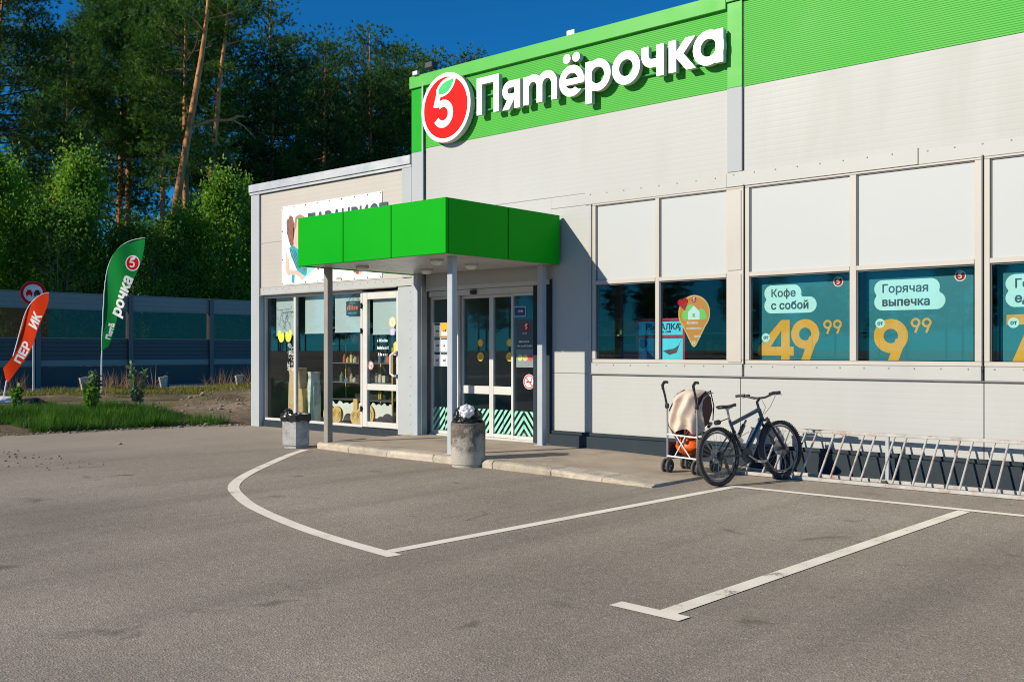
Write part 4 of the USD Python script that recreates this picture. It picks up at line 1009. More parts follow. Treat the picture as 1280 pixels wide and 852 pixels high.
part('spring', tube([B(.36 + .10 * t + .022 * math.cos(t * 50) * .7, .525 + .12 * t - .022 * math.cos(t * 50) * .6, .024 * math.sin(t * 50)) for t in np.linspace(0, 1, 60)], .005, 5), BK['dark'], sh_)
part('rocker_plate', [place(ext(Polygon([(.26, .58), (.34, .52), (.40, .47), (.37, .43), (.30, .50)]), .004), B(0, 0, w), B(1, 0, 0) - B(0, 0, 0), B(0, 1, 0) - B(0, 0, 0)) for w in (.03, -.03)], BK['metal'], bike)
sp_ = part('seat_post', ln((.235, .68), (.205, .835), .0135), BK['metal'], bike)
V = []; F = []; prof = [(-.02, .02, .0), (0, .062, .006), (.04, .074, .004), (.09, .064, -.004), (.14, .034, -.006), (.20, .020, -.004), (.25, .016, 0), (.268, .006, -.004)]
for s_, w_, dh in prof:
    for q in range(10):
        t = 2 * PI * q / 10
        V.append(B(.085 + s_, .865 + dh + .018 * s_ / .27 + .024 * math.sin(t) * (1 if math.sin(t) < 0 else .55), w_ * math.cos(t)))
for k in range(len(prof) - 1):
    for q in range(10):
        A, C = k * 10 + q, k * 10 + (q + 1) % 10
        F += [(A, C, C + 10), (A, C + 10, A + 10)]
F += [(0, q + 1, q) for q in range(1, 9)] + [(70, 70 + q, 71 + q) for q in range(1, 9)]
sd_ = part('saddle', tm(V, F), BK['dark'], bike, smooth=50)
part('saddle_rails', [ln((.10, .845), (.28, .845), .0045, w, w * .5) for w in (-.022, .022)] + [ln((.19, .84), (.23, .84), .016)], BK['metal'], sd_)
fk = part('fork', [ln((.79, .70), (.83, .62), .016, w, w) for w in (-.055, .055)] + [ln((.815, .66), (.965, .46), .0165, w, w) for w in (-.058, .058)] + [ln((.965, .46), (1.06, .325), .021, w, w) for w in (-.058, .058)] + [ln((.80, .665), (.80, .666), .02), bar(B(.80, .672, -.075), B(.80, .672, .075), .035, .03)], BK['dark'], bike)
part('front_mudguard', tube([B(1.06 + .36 * math.cos(a_), RW + .36 * math.sin(a_)) for a_ in np.linspace(math.radians(120), math.radians(192), 12)], .026, 6), BK['dark'], bike)
st_ = part('stem', [ln(HT, (.71, .885), .016), ln((.71, .885), (.765, .93), .015)], BK['dark'], bike)
hb = [B(.74, .975, w) if abs(w) > .3 else B(.765 - .02 * abs(w) / .3, .93 + (.045 * ss(np.array((abs(w) - .06) / .2)) if abs(w) > .06 else 0), w) for w in (-.31, -.22, -.15, -.08, 0, .08, .15, .22, .31)]
part('handlebar', tube(hb, .0125, 8), BK['dark'], bike)
for sgn in (-1, 1):
    g = part('grip', rod(B(.745, .975, .205 * sgn), B(.728, .975, .325 * sgn), .0175, 10), BLACK, bike)
    part('brake_lever', tube([B(.775, .965, .17 * sgn), B(.80, .955, .20 * sgn), B(.80, .95, .29 * sgn)], .006, 6), BK['metal'], bike)
    part('brake_housing', rod(B(.76, .967, .15 * sgn), B(.76, .967, .195 * sgn), .017, 8), BK['dark'], bike)
part('cable', [tube([B(.80, .955, -.16), B(.90, .93, -.10), B(.90, .82, -.04), B(.84, .72, -.05)], .003, 5), tube([B(.80, .955, .16), B(.92, .94, .10), B(.90, .82, .03), B(.80, .74, .02)], .003, 5), tube([B(.5, .56, .03), B(.3, .5, .04), B(.15, .38, .06), B(.02, .25, .07)], .003, 5)], BLACK, bike)
ck = part('chainring', [tube([B(.42, .30, .045), B(.42, .30, .052)], .088, 28)], BK['dark'], bike)
part('crank', [bar(B(.42, .30, .06), B(.56, .22, .075), .024, .014), bar(B(.42, .30, -.06), B(.28, .38, -.075), .024, .014)], BK['metal'], bike)
part('pedal', bar(B(.515, .22, .12), B(.615, .22, .12), .085, .022), BK['metal'], bike); part('pedal', bar(B(.23, .38, -.12), B(.33, .38, -.12), .085, .022), BK['dark'], bike)
part('cassette', tube([B(0, .325, .03), B(0, .325, .042), B(0, .325, .055)], [.058, .045, .03], 18), BK['dark'], bike)
part('derailleur', [bar(B(.02, .30, .07), B(.05, .21, .07), .03, .02), bar(B(.05, .22, .07), B(.08, .14, .07), .026, .012), tube([B(.05, .21, .066), B(.05, .21, .076)], .026, 10), tube([B(.08, .14, .066), B(.08, .14, .076)], .026, 10)], BK['dark'], bike)
part('chain', [tube([B(0, .38, .05), B(.40, .387, .05)], .005, 5), tube([B(.08, .12, .068), B(.40, .215, .055)], .005, 5)], BK['hub'], bike)
part('tail_light_bracket', ln((.225, .735), (.05, .70), .006), BK['dark'], bike)
part('tail_light', rod(B(.06, .70, 0), B(-.0, .695, 0), .028, 10), BK['dark'], bike, label='dark tube shaped rear light holder under the saddle')
part('wheel_shoe', box(-5.42, -5.26, 10.74, 10.85, .004, .065, .012), PLINTH, rk, label='dark steel wheel shoe holding the front tyre')

# ------------------------------------------------------------------ stroller, seen from behind
SX, SY = -6.30, 10.20; SZ = float(slab_z(SX))
st = thing('stroller', 'folding grey framed stroller with a beige hood on the step', 'stroller', loc=(SX, SY + .25, SZ))
FRM = M('stroller_grey', (.30, .31, .32), .4, .06, 5, metal=.3)
def P(x, y, z): return np.array([SX + x, SY + y, SZ + z])
for sgn in (-1, 1):
    x = .205 * sgn
    part('frame_tube', tube([P(x, .0, .16), P(x, .0, .55), P(x, -.01, .82)], .0115, 8), FRM, st)
    h = part('push_tube', tube([P(x, -.01, .80), P(x * 1.02, -.05, .93), P(x * 1.03, -.09, 1.02)], .014, 8), BK['dark'], st)
    part('handle', tube([P(x * 1.03, -.085, 1.0), P(x * 1.03, -.10, 1.05), P(x * 1.03, -.06, 1.085), P(x * 1.03, .0, 1.085), P(x * 1.03, .015, 1.075)], [.017, .018, .018, .017, .012], 8), BLACK, st)
    part('joint', lathe([(0, -.03), (.024, -.028), (.026, 0), (.024, .028), (0, .03)], 10, tuple(P(x, -.01, .80))), BLACK, st)
    part('front_tube', tube([P(x, .0, .60), P(x * .98, .22, .36), P(x * .95, .42, .16)], .011, 8), FRM, st)
    part('side_tube', tube([P(x, .0, .165), P(x * .95, .42, .165)], .009, 8), FRM, st)
    for y in (.0, .43):
        for dx in (-.032, .032):
            wm = lathe([(.045, -.016), (.073, -.016), (.082, -.008), (.082, .008), (.073, .016), (.045, .016), (.045, -.016)], 22)
            wm.vertices = np.column_stack([wm.vertices[:, 2], wm.vertices[:, 0], wm.vertices[:, 1]]) + P(x + dx, y, .083)
            w = part('wheel', wm, M('wheel_grey', (.07, .065, .06), .7, .1, 20), st)
            c0 = P(x + dx, y, .083)
            sp = [bar(c0 + np.array([0, .012 * math.cos(a), .012 * math.sin(a)]), c0 + np.array([0, .05 * math.cos(a), .05 * math.sin(a)]), .018, .012) for a in np.arange(5) * 2 * PI / 5]
            part('wheel_spokes', sp + [rod(c0 + np.array([-.018, 0, 0]), c0 + np.array([.018, 0, 0]), .017, 8)], FRM, w)
        part('fork', [rod(P(x - .034, y, .083), P(x + .034, y, .083), .008, 6), box(*(SX + x - .013, SX + x + .013), SY + y - .015, SY + y + .015, SZ + .083, SZ + .175, .004)], BLACK, st)
WT = M('stroller_white', (.62, .63, .64), .4, .05, 5)
part('cross_bar', [rod(P(-.205, -.004, .46), P(.205, -.004, .44), .010, 8), rod(P(-.205, -.004, .20), P(.205, -.004, .185), .010, 8)], WT, st)
part('cross_brace', [rod(P(-.08, -.008, .45), P(.115, -.008, .195), .008, 8), rod(P(.05, -.008, .445), P(-.10, -.008, .20), .008, 8)], WT, st)
# hood: draped cloth from a low back edge over the top
BEIGE = M('hood_beige', (.62, .49, .40), .85, .07, 5, bump=.25, bs=90); MAR = M('seat_maroon', (.10, .025, .022), .8, .2, 9)
nu, nv = 41, 30; V = []; F = []
for i in range(nv):
    t = i / (nv - 1)
    for j in range(nu):
        u = j / (nu - 1) * 2 - 1
        ang = u * 1.25
        if t < .55:
            q = t / .55; z = .50 + .36 * q; yb_ = .0 - .055 * math.sin(q * PI * .9) - .02; wdt = .215 + .012 * math.sin(q * PI) - .02 * q * q
        else:
            q = (t - .55) / .45; a2 = q * PI * .55; z = .86 + .135 * math.sin(a2); yb_ = -.04 + .30 * (1 - math.cos(a2)); wdt = .205 - .035 * math.sin(a2)
        fold = 1.45 * (.022 * math.sin(u * 6 + math.sin(t * 7) * 1.4 + t * 4) + .016 * math.sin(u * 11 - t * 9) + .03 * (float(meshkit.fbm(np.array([[u * 2.5, t * 6, 3.]]), 3, 2)[0]) - .5)) * (1 - abs(u) ** 3) * (1 - .8 * max(0, t - .5) / .5)
        depth = .10 * (1 - math.cos(ang)) * (2.6 if t < .9 else 2.2)
        zz = z - (.05 * u * u * (1 if t > .5 else 2 * t)) + (.03 * math.sin(u * 6 + 1) * (1 - t) ** 2)
        V.append(P(math.sin(ang) / math.sin(1.25) * wdt * (1 + .04 * math.sin(t * 9)), yb_ + depth + fold, zz))
for i in range(nv - 1):
    for j in range(nu - 1):
        A = i * nu + j; F += [(A, A + 1, A + nu + 1), (A, A + nu + 1, A + nu)]
part('hood', tm(V, F), BEIGE, st, smooth=True)
part('seat_back', [box(SX - .15, SX + .15, SY + .05, SY + .08, SZ + .47, SZ + .92, .012), box(SX - .165, SX + .165, SY + .03, SY + .36, SZ + .455, SZ + .49, .012)], MAR, st)
part('hood_side', [place(ext(Polygon([(.05, .50), (.30, .58), (.40, .75), (.36, .90), (.24, .98), (.06, .90)]), .006), P(x, 0, 0), (0, 1, 0), (0, 0, 1)) for x in (.172,)], MAR, st)
part('hood_bow', [tube([P(x, .0, .74), P(x * 1.02, .18, .93), P(x, .34, .98), P(x, .42, .80), P(x, .40, .62)], .008, 6) for x in (-.182, .182)], BK['dark'], st)
part('bumper_bar', tube([P(-.18, .30, .55), P(-.15, .42, .58), P(.15, .42, .58), P(.18, .30, .55)], .02, 8), BLACK, st)
part('strap', [box(SX - .06, SX - .03, SY - .01, SY + .0, SZ + .33, SZ + .54), box(SX + .03, SX + .05, SY - .008, SY + .002, SZ + .36, SZ + .53)], BLACK, st)
part('basket', [box(SX - .19, SX + .19, SY + .02, SY + .36, SZ + .19, SZ + .20), box(SX - .195, SX - .19, SY + .02, SY + .36, SZ + .19, SZ + .36), box(SX + .19, SX + .195, SY + .02, SY + .36, SZ + .19, SZ + .36)], BLACK, st)
part('orange_bag', crumple(SX, SY + .175, SZ + .325, .165, .125, 41, .18, 4), M('bag_orange', (.80, .12, .01), .35, .1, 9), label='shiny orange plastic bag in the stroller basket', cat='bag', smooth=True)

# ------------------------------------------------------------------ feather flags, leaning with the wind
def feather(base, top, blade, mat, lab, lean_pts, marks, name='feather_flag'):
    """blade: outline in (along the wind direction, up) metres from the pole foot"""
    u = np.array([.74, .67, 0.0]); u /= np.linalg.norm(u); n = np.cross(u, [0, 0, 1])
    t = thing(name, lab, 'flag', loc=base)
    W = lambda s, z, d=0: np.array(base) + u * s * .84 + np.array([0, 0, z]) + n * d
    wav = lambda s, z: .05 * math.sin(z * 1.7 + s * 2) + .018 * math.sin(s * 6 + z)
    part('pole', tube([W(s, z, wav(s, z) * .5) for s, z in lean_pts], np.linspace(.022, .008, len(lean_pts)), 8), M('pole_white', (.7, .7, .7), .4), t)
    def cloth(poly, off, mt, nm, thick):
        m = ext(poly, thick)
        if nm == 'cloth':
            v2, f2 = trimesh.creation.triangulate_polygon(poly, engine='earcut')
            v2, f2 = trimesh.remesh.subdivide_to_size(np.column_stack([v2, np.zeros(len(v2))]), f2, .14)
            V = np.vstack([np.array([W(x, z, wav(x, z) + e) for x, z, _ in v2]) for e in (0, .004)])
            m2 = tm(V, np.vstack([f2, f2[:, ::-1] + len(v2)]))
        else:
            vv, ff = trimesh.remesh.subdivide_to_size(m.vertices, m.faces, .16)
            m2 = tm(np.array([W(x, z, wav(x, z) + off + q) for x, z, q in vv]), ff)
        return part(nm, m2, mt, t, smooth=True if nm == 'cloth' else False)
    cloth(blade, 0, mat, 'cloth', .004)
    for poly, mt, nm, off in marks:
        cloth(poly, off, mt, nm, .002)
FLAGG = M('flag_green', (.003, .20, .035), .7, .06, 2, spec=.08); FLAGO = M('flag_orange', (.66, .040, .004), .7, .06, 2, spec=.08)
def rt(poly, deg, x, z): return affinity.translate(affinity.rotate(poly, deg, origin=(0, 0)), x, z)
gb = (-28.54, 14.03, .2)
def smooth_line(p, n=40):
    p = np.array(p); q = CubicSpline(np.arange(len(p)), p)(np.linspace(0, len(p) - 1, n)); return [tuple(map(float, r)) for r in q]
gpole = [(0, 0), (.02, 1.2), (.05, 2.4), (.12, 3.3), (.32, 3.95), (.75, 4.42), (1.25, 4.60), (1.52, 4.63)]
gpole = smooth_line(gpole)
blade = Polygon([q for q in gpole if q[1] > 1.2] + smooth_line([(1.50, 4.45), (1.42, 4.05), (1.22, 3.55), (.90, 3.05), (.62, 2.65), (.50, 2.2), (.36, 1.7), (.24, 1.42)], 30)).buffer(0)
marks = [(rt(glyphs('рочка', .36, 0, 0, 4, .9), 66, .60, 2.25), WHITE, 'lettering', .006), (rt(glyphs('Пятё', .26, 0, 0, 4, .6), 78, .40, 1.58).intersection(blade.buffer(-.03)), WHITE, 'lettering', .006),
         (Point(1.10, 3.88).buffer(.235), WHITE, 'logo', .006), (Point(1.10, 3.88).buffer(.20), RED, 'logo_disc', .009), (five_shape(1.10, 3.88, .23), WHITE, 'logo_five', .012)]
feather(gb, 4.6, blade, FLAGG, 'tall green feather flag with the red logo beside the verge plants', gpole, marks)
ob = (-26.0, 10.25, .2)
opole = [(0, 0), (.16, .75), (.34, 1.4), (.52, 2.1), (.72, 2.6), (1.06, 2.92), (1.36, 3.0)]
opole = [(x, z * .91) for x, z in smooth_line(opole)]
oblade = Polygon([(.10, .62), (.04, .86), (.22, 1.05)] + [q for q in opole if q[1] > 1.14] + smooth_line([(1.36, 2.64), (1.22, 2.23), (.98, 1.77), (.80, 1.32), (.55, .96), (.30, .64), (.16, .51)], 30)).buffer(0)
omarks = [(rt(glyphs('ПЕР', .24, 0, 0, 4, .9), 64, .55, .92).intersection(oblade.buffer(-.03)), WHITE, 'lettering', .006), (rt(glyphs('ИК', .26, 0, 0, 4, .8), 62, .95, 1.80).intersection(oblade.buffer(-.02)), WHITE, 'lettering', .006)]
feather(ob, 3, oblade, FLAGO, 'leaning orange feather flag on a white weighted foot at the far left', opole, omarks)
part('flag_weight', crumple(-25.75, 10.15, .24, .38, .13, 8, .35, 4), M('weight_white', (.62, .62, .62), .8, .1, 4), label='white lumpy sandbag weighting the orange flag', cat='weight', smooth=True)
part('black_bag', crumple(-24.9, 10.45, .22, .34, .10, 9, .7, 3), BAG, label='low dark lump of soil and plastic beside the white weight', cat='lump')

# round no overtaking sign behind the orange flag
rs = thing('road_sign', 'round red rimmed no overtaking sign behind the orange flag', 'road sign', loc=(-31.2, 13.2, .2))
c0 = np.array([-31.2, 13.18, 3.26]); su = np.array([.93, -.37, 0]); su = np.array([.42, .907, 0]); su /= np.linalg.norm(su)
part('post', rod((-31.23, 13.20, .15), (-31.23, 13.20, 3.62), .035, 10), STEEL, rs)
part('plate', place(ext(Point(0, 0).buffer(.36, 12), .012), c0, su, (0, 0, 1)), WHITE, rs)
pl = lambda poly, k, nm, mt: part(nm, place(ext(poly, .002), c0 + np.cross(su, [0, 0, 1]) * (.0125 + .0025 * k), su, (0, 0, 1)), mt, rs)
pl(ring(0, 0, .315, .085), 0, 'ring', RED)
car = lambda x: union_all([sbox(x - .09, -.06, x + .09, .03), Polygon([(x - .07, .03), (x - .05, .10), (x + .05, .10), (x + .07, .03)]), sbox(x - .08, -.10, x - .04, -.06), sbox(x + .04, -.10, x + .08, -.06)])
pl(car(-.11), 0, 'red_car', RED); pl(car(.11), 0, 'black_car', BLACK)

# ------------------------------------------------------------------ roadside stumps and the noise barrier
WOODP = M('post_wood', (.38, .34, .28), .85, .2, 7, stretch=(1, 1, .2))
for (x, y), lab in zip(((-32.2, 15.3), (-31.1, 17.5), (-31.1, 20.46)), ('short pale roadside post behind the tall weeds', 'short roadside post in the middle of the yellow grass', 'short roadside post close to the wing corner')):
    t = thing('roadside_post', lab, 'post', group=None, loc=(x, y, .2))
    part('post_face', [trimesh.convex.convex_hull(np.array([(x + a, y - .12 + b, z) for a in (-.05, .05) for b, z in ((0, .15), (.16, .15), (-.02, .42), (.18, .42), (-.10, .60), (.20, .64))]))], WOODP, t)
    part('post_back', box(x - .16, x - .06, y + .05, y + .20, .15, .60, .01), M('post_dark', (.07, .06, .05), .9, .2, 6), t)
    part('bolt_plate', box(x + .05, x + .058, y - .06, y + .0, .42, .5), STEEL, t)
nb = thing('noise_barrier', 'long grey roadside noise barrier with a strip of clear panes', 'noise barrier', loc=(-36, 20, .2))
BAR = M('barrier_grey', (.23, .195, .155), .5, .1, .8); BARD = M('barrier_dark', (.065, .055, .048), .55, .1, 1.2); BP = M('barrier_post', (.11, .09, .08), .5, .1)
ys4 = [8.42 + 3.455 * k for k in range(-1, 14)]
for i, y in enumerate(ys4):
    part('post', [box(-36.10, -35.86, y - .09, y - .075, .1, 3.60), box(-36.10, -35.86, y + .075, y + .09, .1, 3.60), box(-35.985, -35.975, y - .075, y + .075, .1, 3.60), box(-35.87, -35.858, y - .09, y + .09, .1, 3.61)], BP, nb)
    if i + 1 < len(ys4):
        a, b = y + .092, ys4[i + 1] - .092
        def vert(z0, z1, n, d=.012):
            """ribbed panel facing the lot (+x)"""
            m = ribbed(a, b, z0, z1, (z1 - z0) / n, d, yf=0, thick=.10)
            m.vertices = np.column_stack([-35.93 - m.vertices[:, 1], m.vertices[:, 0], m.vertices[:, 2]])
            return m
        part('top_panel', vert(3.03, 3.57, 3), BAR, nb); part('top_cap', box(-36.04, -35.92, a, b, 3.572, 3.60, .003), BAR, nb)
        part('lower_panel', vert(1.16, 1.93, 5), BARD, nb); part('lower_panel', vert(.93, 1.155, 1), BAR, nb)
        part('pane', box(-35.985, -35.97, a, b, 1.96, 3.0), BGLASS, nb)
        part('pane_frame', [box(-36.0, -35.94, a, b, 1.932, 1.962), box(-36.0, -35.94, a, b, 2.995, 3.028)], BAR, nb)
        part('footing', box(-36.06, -35.92, a - .09, b + .09, .0, .92), M('footing_dark', (.06, .055, .05), .9, .2, 1), nb)

# ------------------------------------------------------------------ trees
def blades(P, D, n, L, w, spread, rng):
    """n thin triangular needles per tuft at P, leaning along D"""
    P = np.repeat(P, n, 0); D = np.repeat(D, n, 0); k = len(P)
    d = D + spread * rng.normal(size=(k, 3)); d /= np.linalg.norm(d, axis=1, keepdims=True)
    s = np.cross(d, rng.normal(size=(k, 3))); s /= np.linalg.norm(s, axis=1, keepdims=True) + 1e-9
    l = L * rng.uniform(.6, 1.2, (k, 1)); ww = w * rng.uniform(.7, 1.2, (k, 1))
    V = np.stack([P - s * ww / 2, P + s * ww / 2, P + d * l], 1).reshape(-1, 3)
    return V, np.arange(3 * k).reshape(-1, 3)

def leaves(P, size, rng, droop=.3):
    k = len(P)
    d = rng.normal(size=(k, 3)); d[:, 2] -= droop; d /= np.linalg.norm(d, axis=1, keepdims=True)
    s = np.cross(d, rng.normal(size=(k, 3))); s /= np.linalg.norm(s, axis=1, keepdims=True) + 1e-9
    z = size * rng.uniform(.6, 1.25, (k, 1))
    V = np.stack([P, P + d * z * .5 + s * z * .32, P + d * z, P + d * z * .5 - s * z * .32], 1).reshape(-1, 3)
    b = np.arange(k)[:, None] * 4
    return V, np.vstack([b + [0, 1, 2], b + [0, 2, 3]])

BARK = usdkit.material(stage, '/World/Looks/pine_bark', {
    'tc': ('texture_coordinate', {}), 'sep': ('separate_xyz', {}), 'n': ('noise_texture', {'scale': 2.5, 'detail': 6.0}), 'mp': ('mapping', {'scale': (3, 3, .8)}),
    'r': ('rgb_ramp', {'ramp': [(.0, (.11, .075, .055)), (.25, (.20, .11, .065)), (.42, (.42, .19, .075)), (1.0, (.50, .23, .085))]}),
    'dv': ('math', {'math_type': 'divide', 'value2': 20.0}), 'nr': ('rgb_ramp', {'ramp': [(.3, (.4, .38, .36)), (.6, (1.1, 1.1, 1.1))]}), 'm': ('mix_color', {'blend_type': 'multiply', 'fac': .8, 'use_clamp': False}),
    'p': ('principled_bsdf', {'roughness': .9, 'specular_ior_level': .2}), 'b': ('bump', {'strength': .6, 'distance': .05})},
    [('tc.object', 'sep.vector'), ('tc.object', 'mp.vector'), ('mp.vector', 'n.vector'), ('sep.z', 'dv.value1'), ('dv.value', 'r.fac'), ('n.fac', 'nr.fac'), ('r.color', 'm.a'), ('nr.color', 'm.b'),
     ('m.result', 'p.base_color'), ('n.fac', 'b.height'), ('b.normal', 'p.normal')], surface='p.BSDF')
TWIG = M('pine_branch', (.085, .055, .036), .9, .3, 3)
BIRCH = M('sapling_bark', (.30, .27, .22), .85, .3, 4)
PINE = [leaf('pine_needles', (.03, .10, .012), (.24, .46, .05), .38, .8), leaf('pine_needles_blue', (.025, .085, .018), (.18, .36, .05), .38, .8)]
LEAVES = [leaf('bush_leaves', (.12, .28, .02), (.40, .64, .06), .5, 1.1), leaf('bush_leaves_dark', (.07, .19, .02), (.30, .50, .05), .5, 1.1)]

def pine(name, seed, H, lo, wide, nb, mat, cone=False, sparse=1.0, bare=None):
    rng = np.random.default_rng(seed); p = proto(name)
    zs = np.linspace(0, H, 9); bend = np.cumsum(rng.normal(0, .09, (9, 2)), 0) * (zs / H)[:, None]
    ctr = lambda z: np.array([np.interp(z, zs, bend[:, 0]), np.interp(z, zs, bend[:, 1]), z])
    part('trunk', tube([ctr(z) for z in zs], np.interp(zs, [0, 1, H * .5, H], [.26, .21, .15, .02]), 8), BARK, p, smooth=True)
    br, PP, DD = [], [], []
    def pads(base, tip, npad, r):
        r = r * .86
        for q in range(npad):
            t = 1 - q / max(npad, 1) * .62
            c = base + (tip - base) * t + rng.normal(0, .18, 3)
            k = int(23 * sparse)
            o = rng.normal(size=(k, 3)) * np.array([r, r, r * .42])
            PP.append(c + o)
            out = (tip - base) / np.linalg.norm(tip - base)
            DD.append(out * .5 + o / r * .6 + np.array([0, 0, .55]))
    for i in range(nb):
        t = (i + rng.uniform(0, .9)) / nb; z = H * (lo + (1 - lo) * t * .985); a = i * 2.4 + rng.uniform(-.5, .5)
        env = (1 - t) ** .75 * .95 + .12 if cone else math.sin(PI * (.16 + .80 * t)) ** .8
        L = wide * env * rng.uniform(.55, 1.15)
        b = ctr(z); up = rng.uniform(-.12, .35) + .5 * t
        d = np.array([math.cos(a), math.sin(a), up]); tip = b + d * L
        mid = b + d * L * .5 + np.array([0, 0, -.10 * L + rng.normal(0, .1)])
        br.append(tube([b, mid, tip], [.055 * (1.2 - t), .035, .012], 5))
        pads(b, tip, max(1, int(L / .62)), rng.uniform(.42, .62))
        for _ in range(int(L > 1.6) + int(L > 2.4)):
            s = rng.uniform(.45, .85); b2 = b + d * L * s; d2 = d + rng.normal(0, .7, 3); t2 = b2 + d2 / np.linalg.norm(d2) * L * .45
            br.append(rod(b2, t2, .022, 4, .008)); pads(b2, t2, 2, .45)
    for i in range(10 if bare is None else bare):
        z = H * rng.uniform(.2, lo + .05); a = rng.uniform(0, 2 * PI); L = rng.uniform(.5, 1.6)
        br.append(tube([ctr(z), ctr(z) + np.array([math.cos(a) * L * .6, math.sin(a) * L * .6, rng.uniform(-.1, .2)]), ctr(z) + np.array([math.cos(a) * L, math.sin(a) * L, rng.uniform(-.4, .3)])], [.03, .02, .006], 4))
    part('branches', br, TWIG, p)
    V, F = blades(np.vstack(PP), np.vstack(DD), 14, .25, .034, .7, rng)
    part('crown', (V, F), mat, p)
    return p

def bush(name, seed, H, R, nclump, mat, size=.145, cone=True, per=84):
    rng = np.random.default_rng(seed); p = proto(name)
    st_, PP = [], []
    for k in range(4):
        a = rng.uniform(0, 6.28); top = np.array([math.cos(a) * R * .35, math.sin(a) * R * .35, H * rng.uniform(.75, .97)])
        st_.append(tube([(math.cos(a) * .1, math.sin(a) * .1, 0), top * [.5, .5, .5], top], [.05, .035, .008], 5))
    for i in range(nclump):
        t = rng.uniform(.03, 1) ** .85
        r = R * ((1 - t) ** .6 * .95 + .06 if cone else math.sin(PI * (.12 + .82 * t)) ** .6) * math.sqrt(rng.uniform(.15, 1.0)); a = rng.uniform(0, 6.28)
        c = np.array([math.cos(a) * r, math.sin(a) * r, H * t])
        o = rng.normal(size=(per, 3)) * rng.uniform(.16, .36) * np.array([1, 1, 1.15])
        PP.append(c + o)
        st_.append(rod((c[0] * .25, c[1] * .25, max(.1, c[2] - .5)), c, .014, 4, .005))
    part('stems', st_, BIRCH, p)
    V, F = leaves(np.vstack(PP), size, rng)
    part('crown', (V, F), mat, p)
    return p

PK = [pine('tall_pine', 1, 20, .46, 3.0, 54, PINE[0]), pine('open_pine', 2, 20, .56, 2.9, 40, PINE[0], sparse=.9), pine('pointed_pine', 3, 20, .28, 3.4, 80, PINE[1], cone=True), pine('dense_pine', 4, 20, .36, 3.3, 74, PINE[1])]
BKN = [bush('leafy_bush', 11, 7, 2.1, 190, LEAVES[0]), bush('dark_bush', 12, 6, 2.4, 200, LEAVES[1], cone=False), bush('birch_sapling', 13, 8, 1.5, 150, LEAVES[0], size=.15)]

# front pines: (kind, x, y, height, turn, label)
fp_ = [
 (3, -50.0, 19.4, 20.9, 'dense dark pine at the left edge of the picture'),
 (1, -60.0, 25.6, 19.4, 'leaning thin pine between the two feather flags, low crown against the sky'),
 (0, -57.0, 26.1, 19.3, 'round crowned pine beside the gap of sky left of the green feather flag'),
 (3, -62.0, 31.6, 25.7, 'broad dark pine straight above the green feather flag'),
 (0, -61.0, 31.7, 26.8, 'tall pine just left of the sunlit bare trunk'),
 (1, -58.0, 32.4, 25.4, 'open crowned pine right of the bare trunk, with an orange stem'),
 (0, -50.0, 29.45, 23.1, 'tall shaggy pine between the bare trunk and the wing corner'),
 (2, -64.0, 40.4, 28.1, 'narrow tall pine above the left corner of the wing'),
 (2, -58.0, 40.7, 25.3, 'pointed pine with the highest sharp top above the wing roof'),
 (3, -66.0, 48.9, 26.0, 'dense lower pine right behind the sharp topped pine'),
 (2, -60.0, 46.7, 24.6, 'pointed pine left of the middle of the wing roof'),
 (0, -68.0, 55.6, 27.4, 'shaggy pine over the middle of the wing roof'),
 (2, -62.0, 52.9, 27.0, 'tallest pointed pine right of the middle of the wing roof'),
 (3, -70.0, 62.7, 29.2, 'dense dark pine over the right half of the wing roof'),
 (0, -64.0, 60.3, 27.1, 'pine next to the green fascia corner'),
 (3, -72.0, 70.9, 29.6, 'low dense pine touching the green fascia corner'),
 (0, -70.0, 72.5, 30.9, 'far pine whose tip shows above the round logo')]
for i, (k, x, y, h, lab) in enumerate(fp_):
    copy_of(PK[k], 'pine_tree', (x, y, .4), i * 1.7, (h / 20 * (.92 if k != 1 else .85), h / 20 * (.92 if k != 1 else .85), h / 20), lab, 'pine tree', None, ((1, 0, 0), -5.0) if i == 1 else None)
# the bare sunlit trunks
def bare_pine(o, lean, r0, long_branch, short, crown, lab, seed):
    bt = thing('pine_tree', lab, 'pine tree', loc=o)
    Bt = lambda dy, z, dx=0: np.array(o) + np.array([dx, dy, z])
    lean2 = smooth_line(lean, 14)
    part('trunk', tube([Bt(a, z) for a, z in lean2], np.interp(np.arange(14), [0, 2, 8, 13], [r0, r0 * .82, r0 * .55, r0 * .16]), 10), BARK, bt, smooth=True)
    for q in long_branch:
        part('branch', tube([Bt(*p) for p in q], np.linspace(.10, .02, len(q)), 7), BARK, bt)
    for a, z, d, u in short:
        part('branch', tube([Bt(a, z), Bt(a + d * .6, z + .35, .2), Bt(a + d * 1.2, z + u, .3)], [.05, .035, .01], 5), BARK, bt)
    rg = np.random.default_rng(seed); PPs, DDs = [], []
    for c in crown * 2:
        cc_ = Bt(c[0], c[1], rg.uniform(-1.4, 1.4)); oo = rg.normal(size=(40, 3)) * [.6, .7, .3]; PPs.append(cc_ + oo); DDs.append(oo + [0, 0, .6])
    part('crown', blades(np.vstack(PPs), np.vstack(DDs), 16, .26, .036, .65, rg), PINE[0], bt)
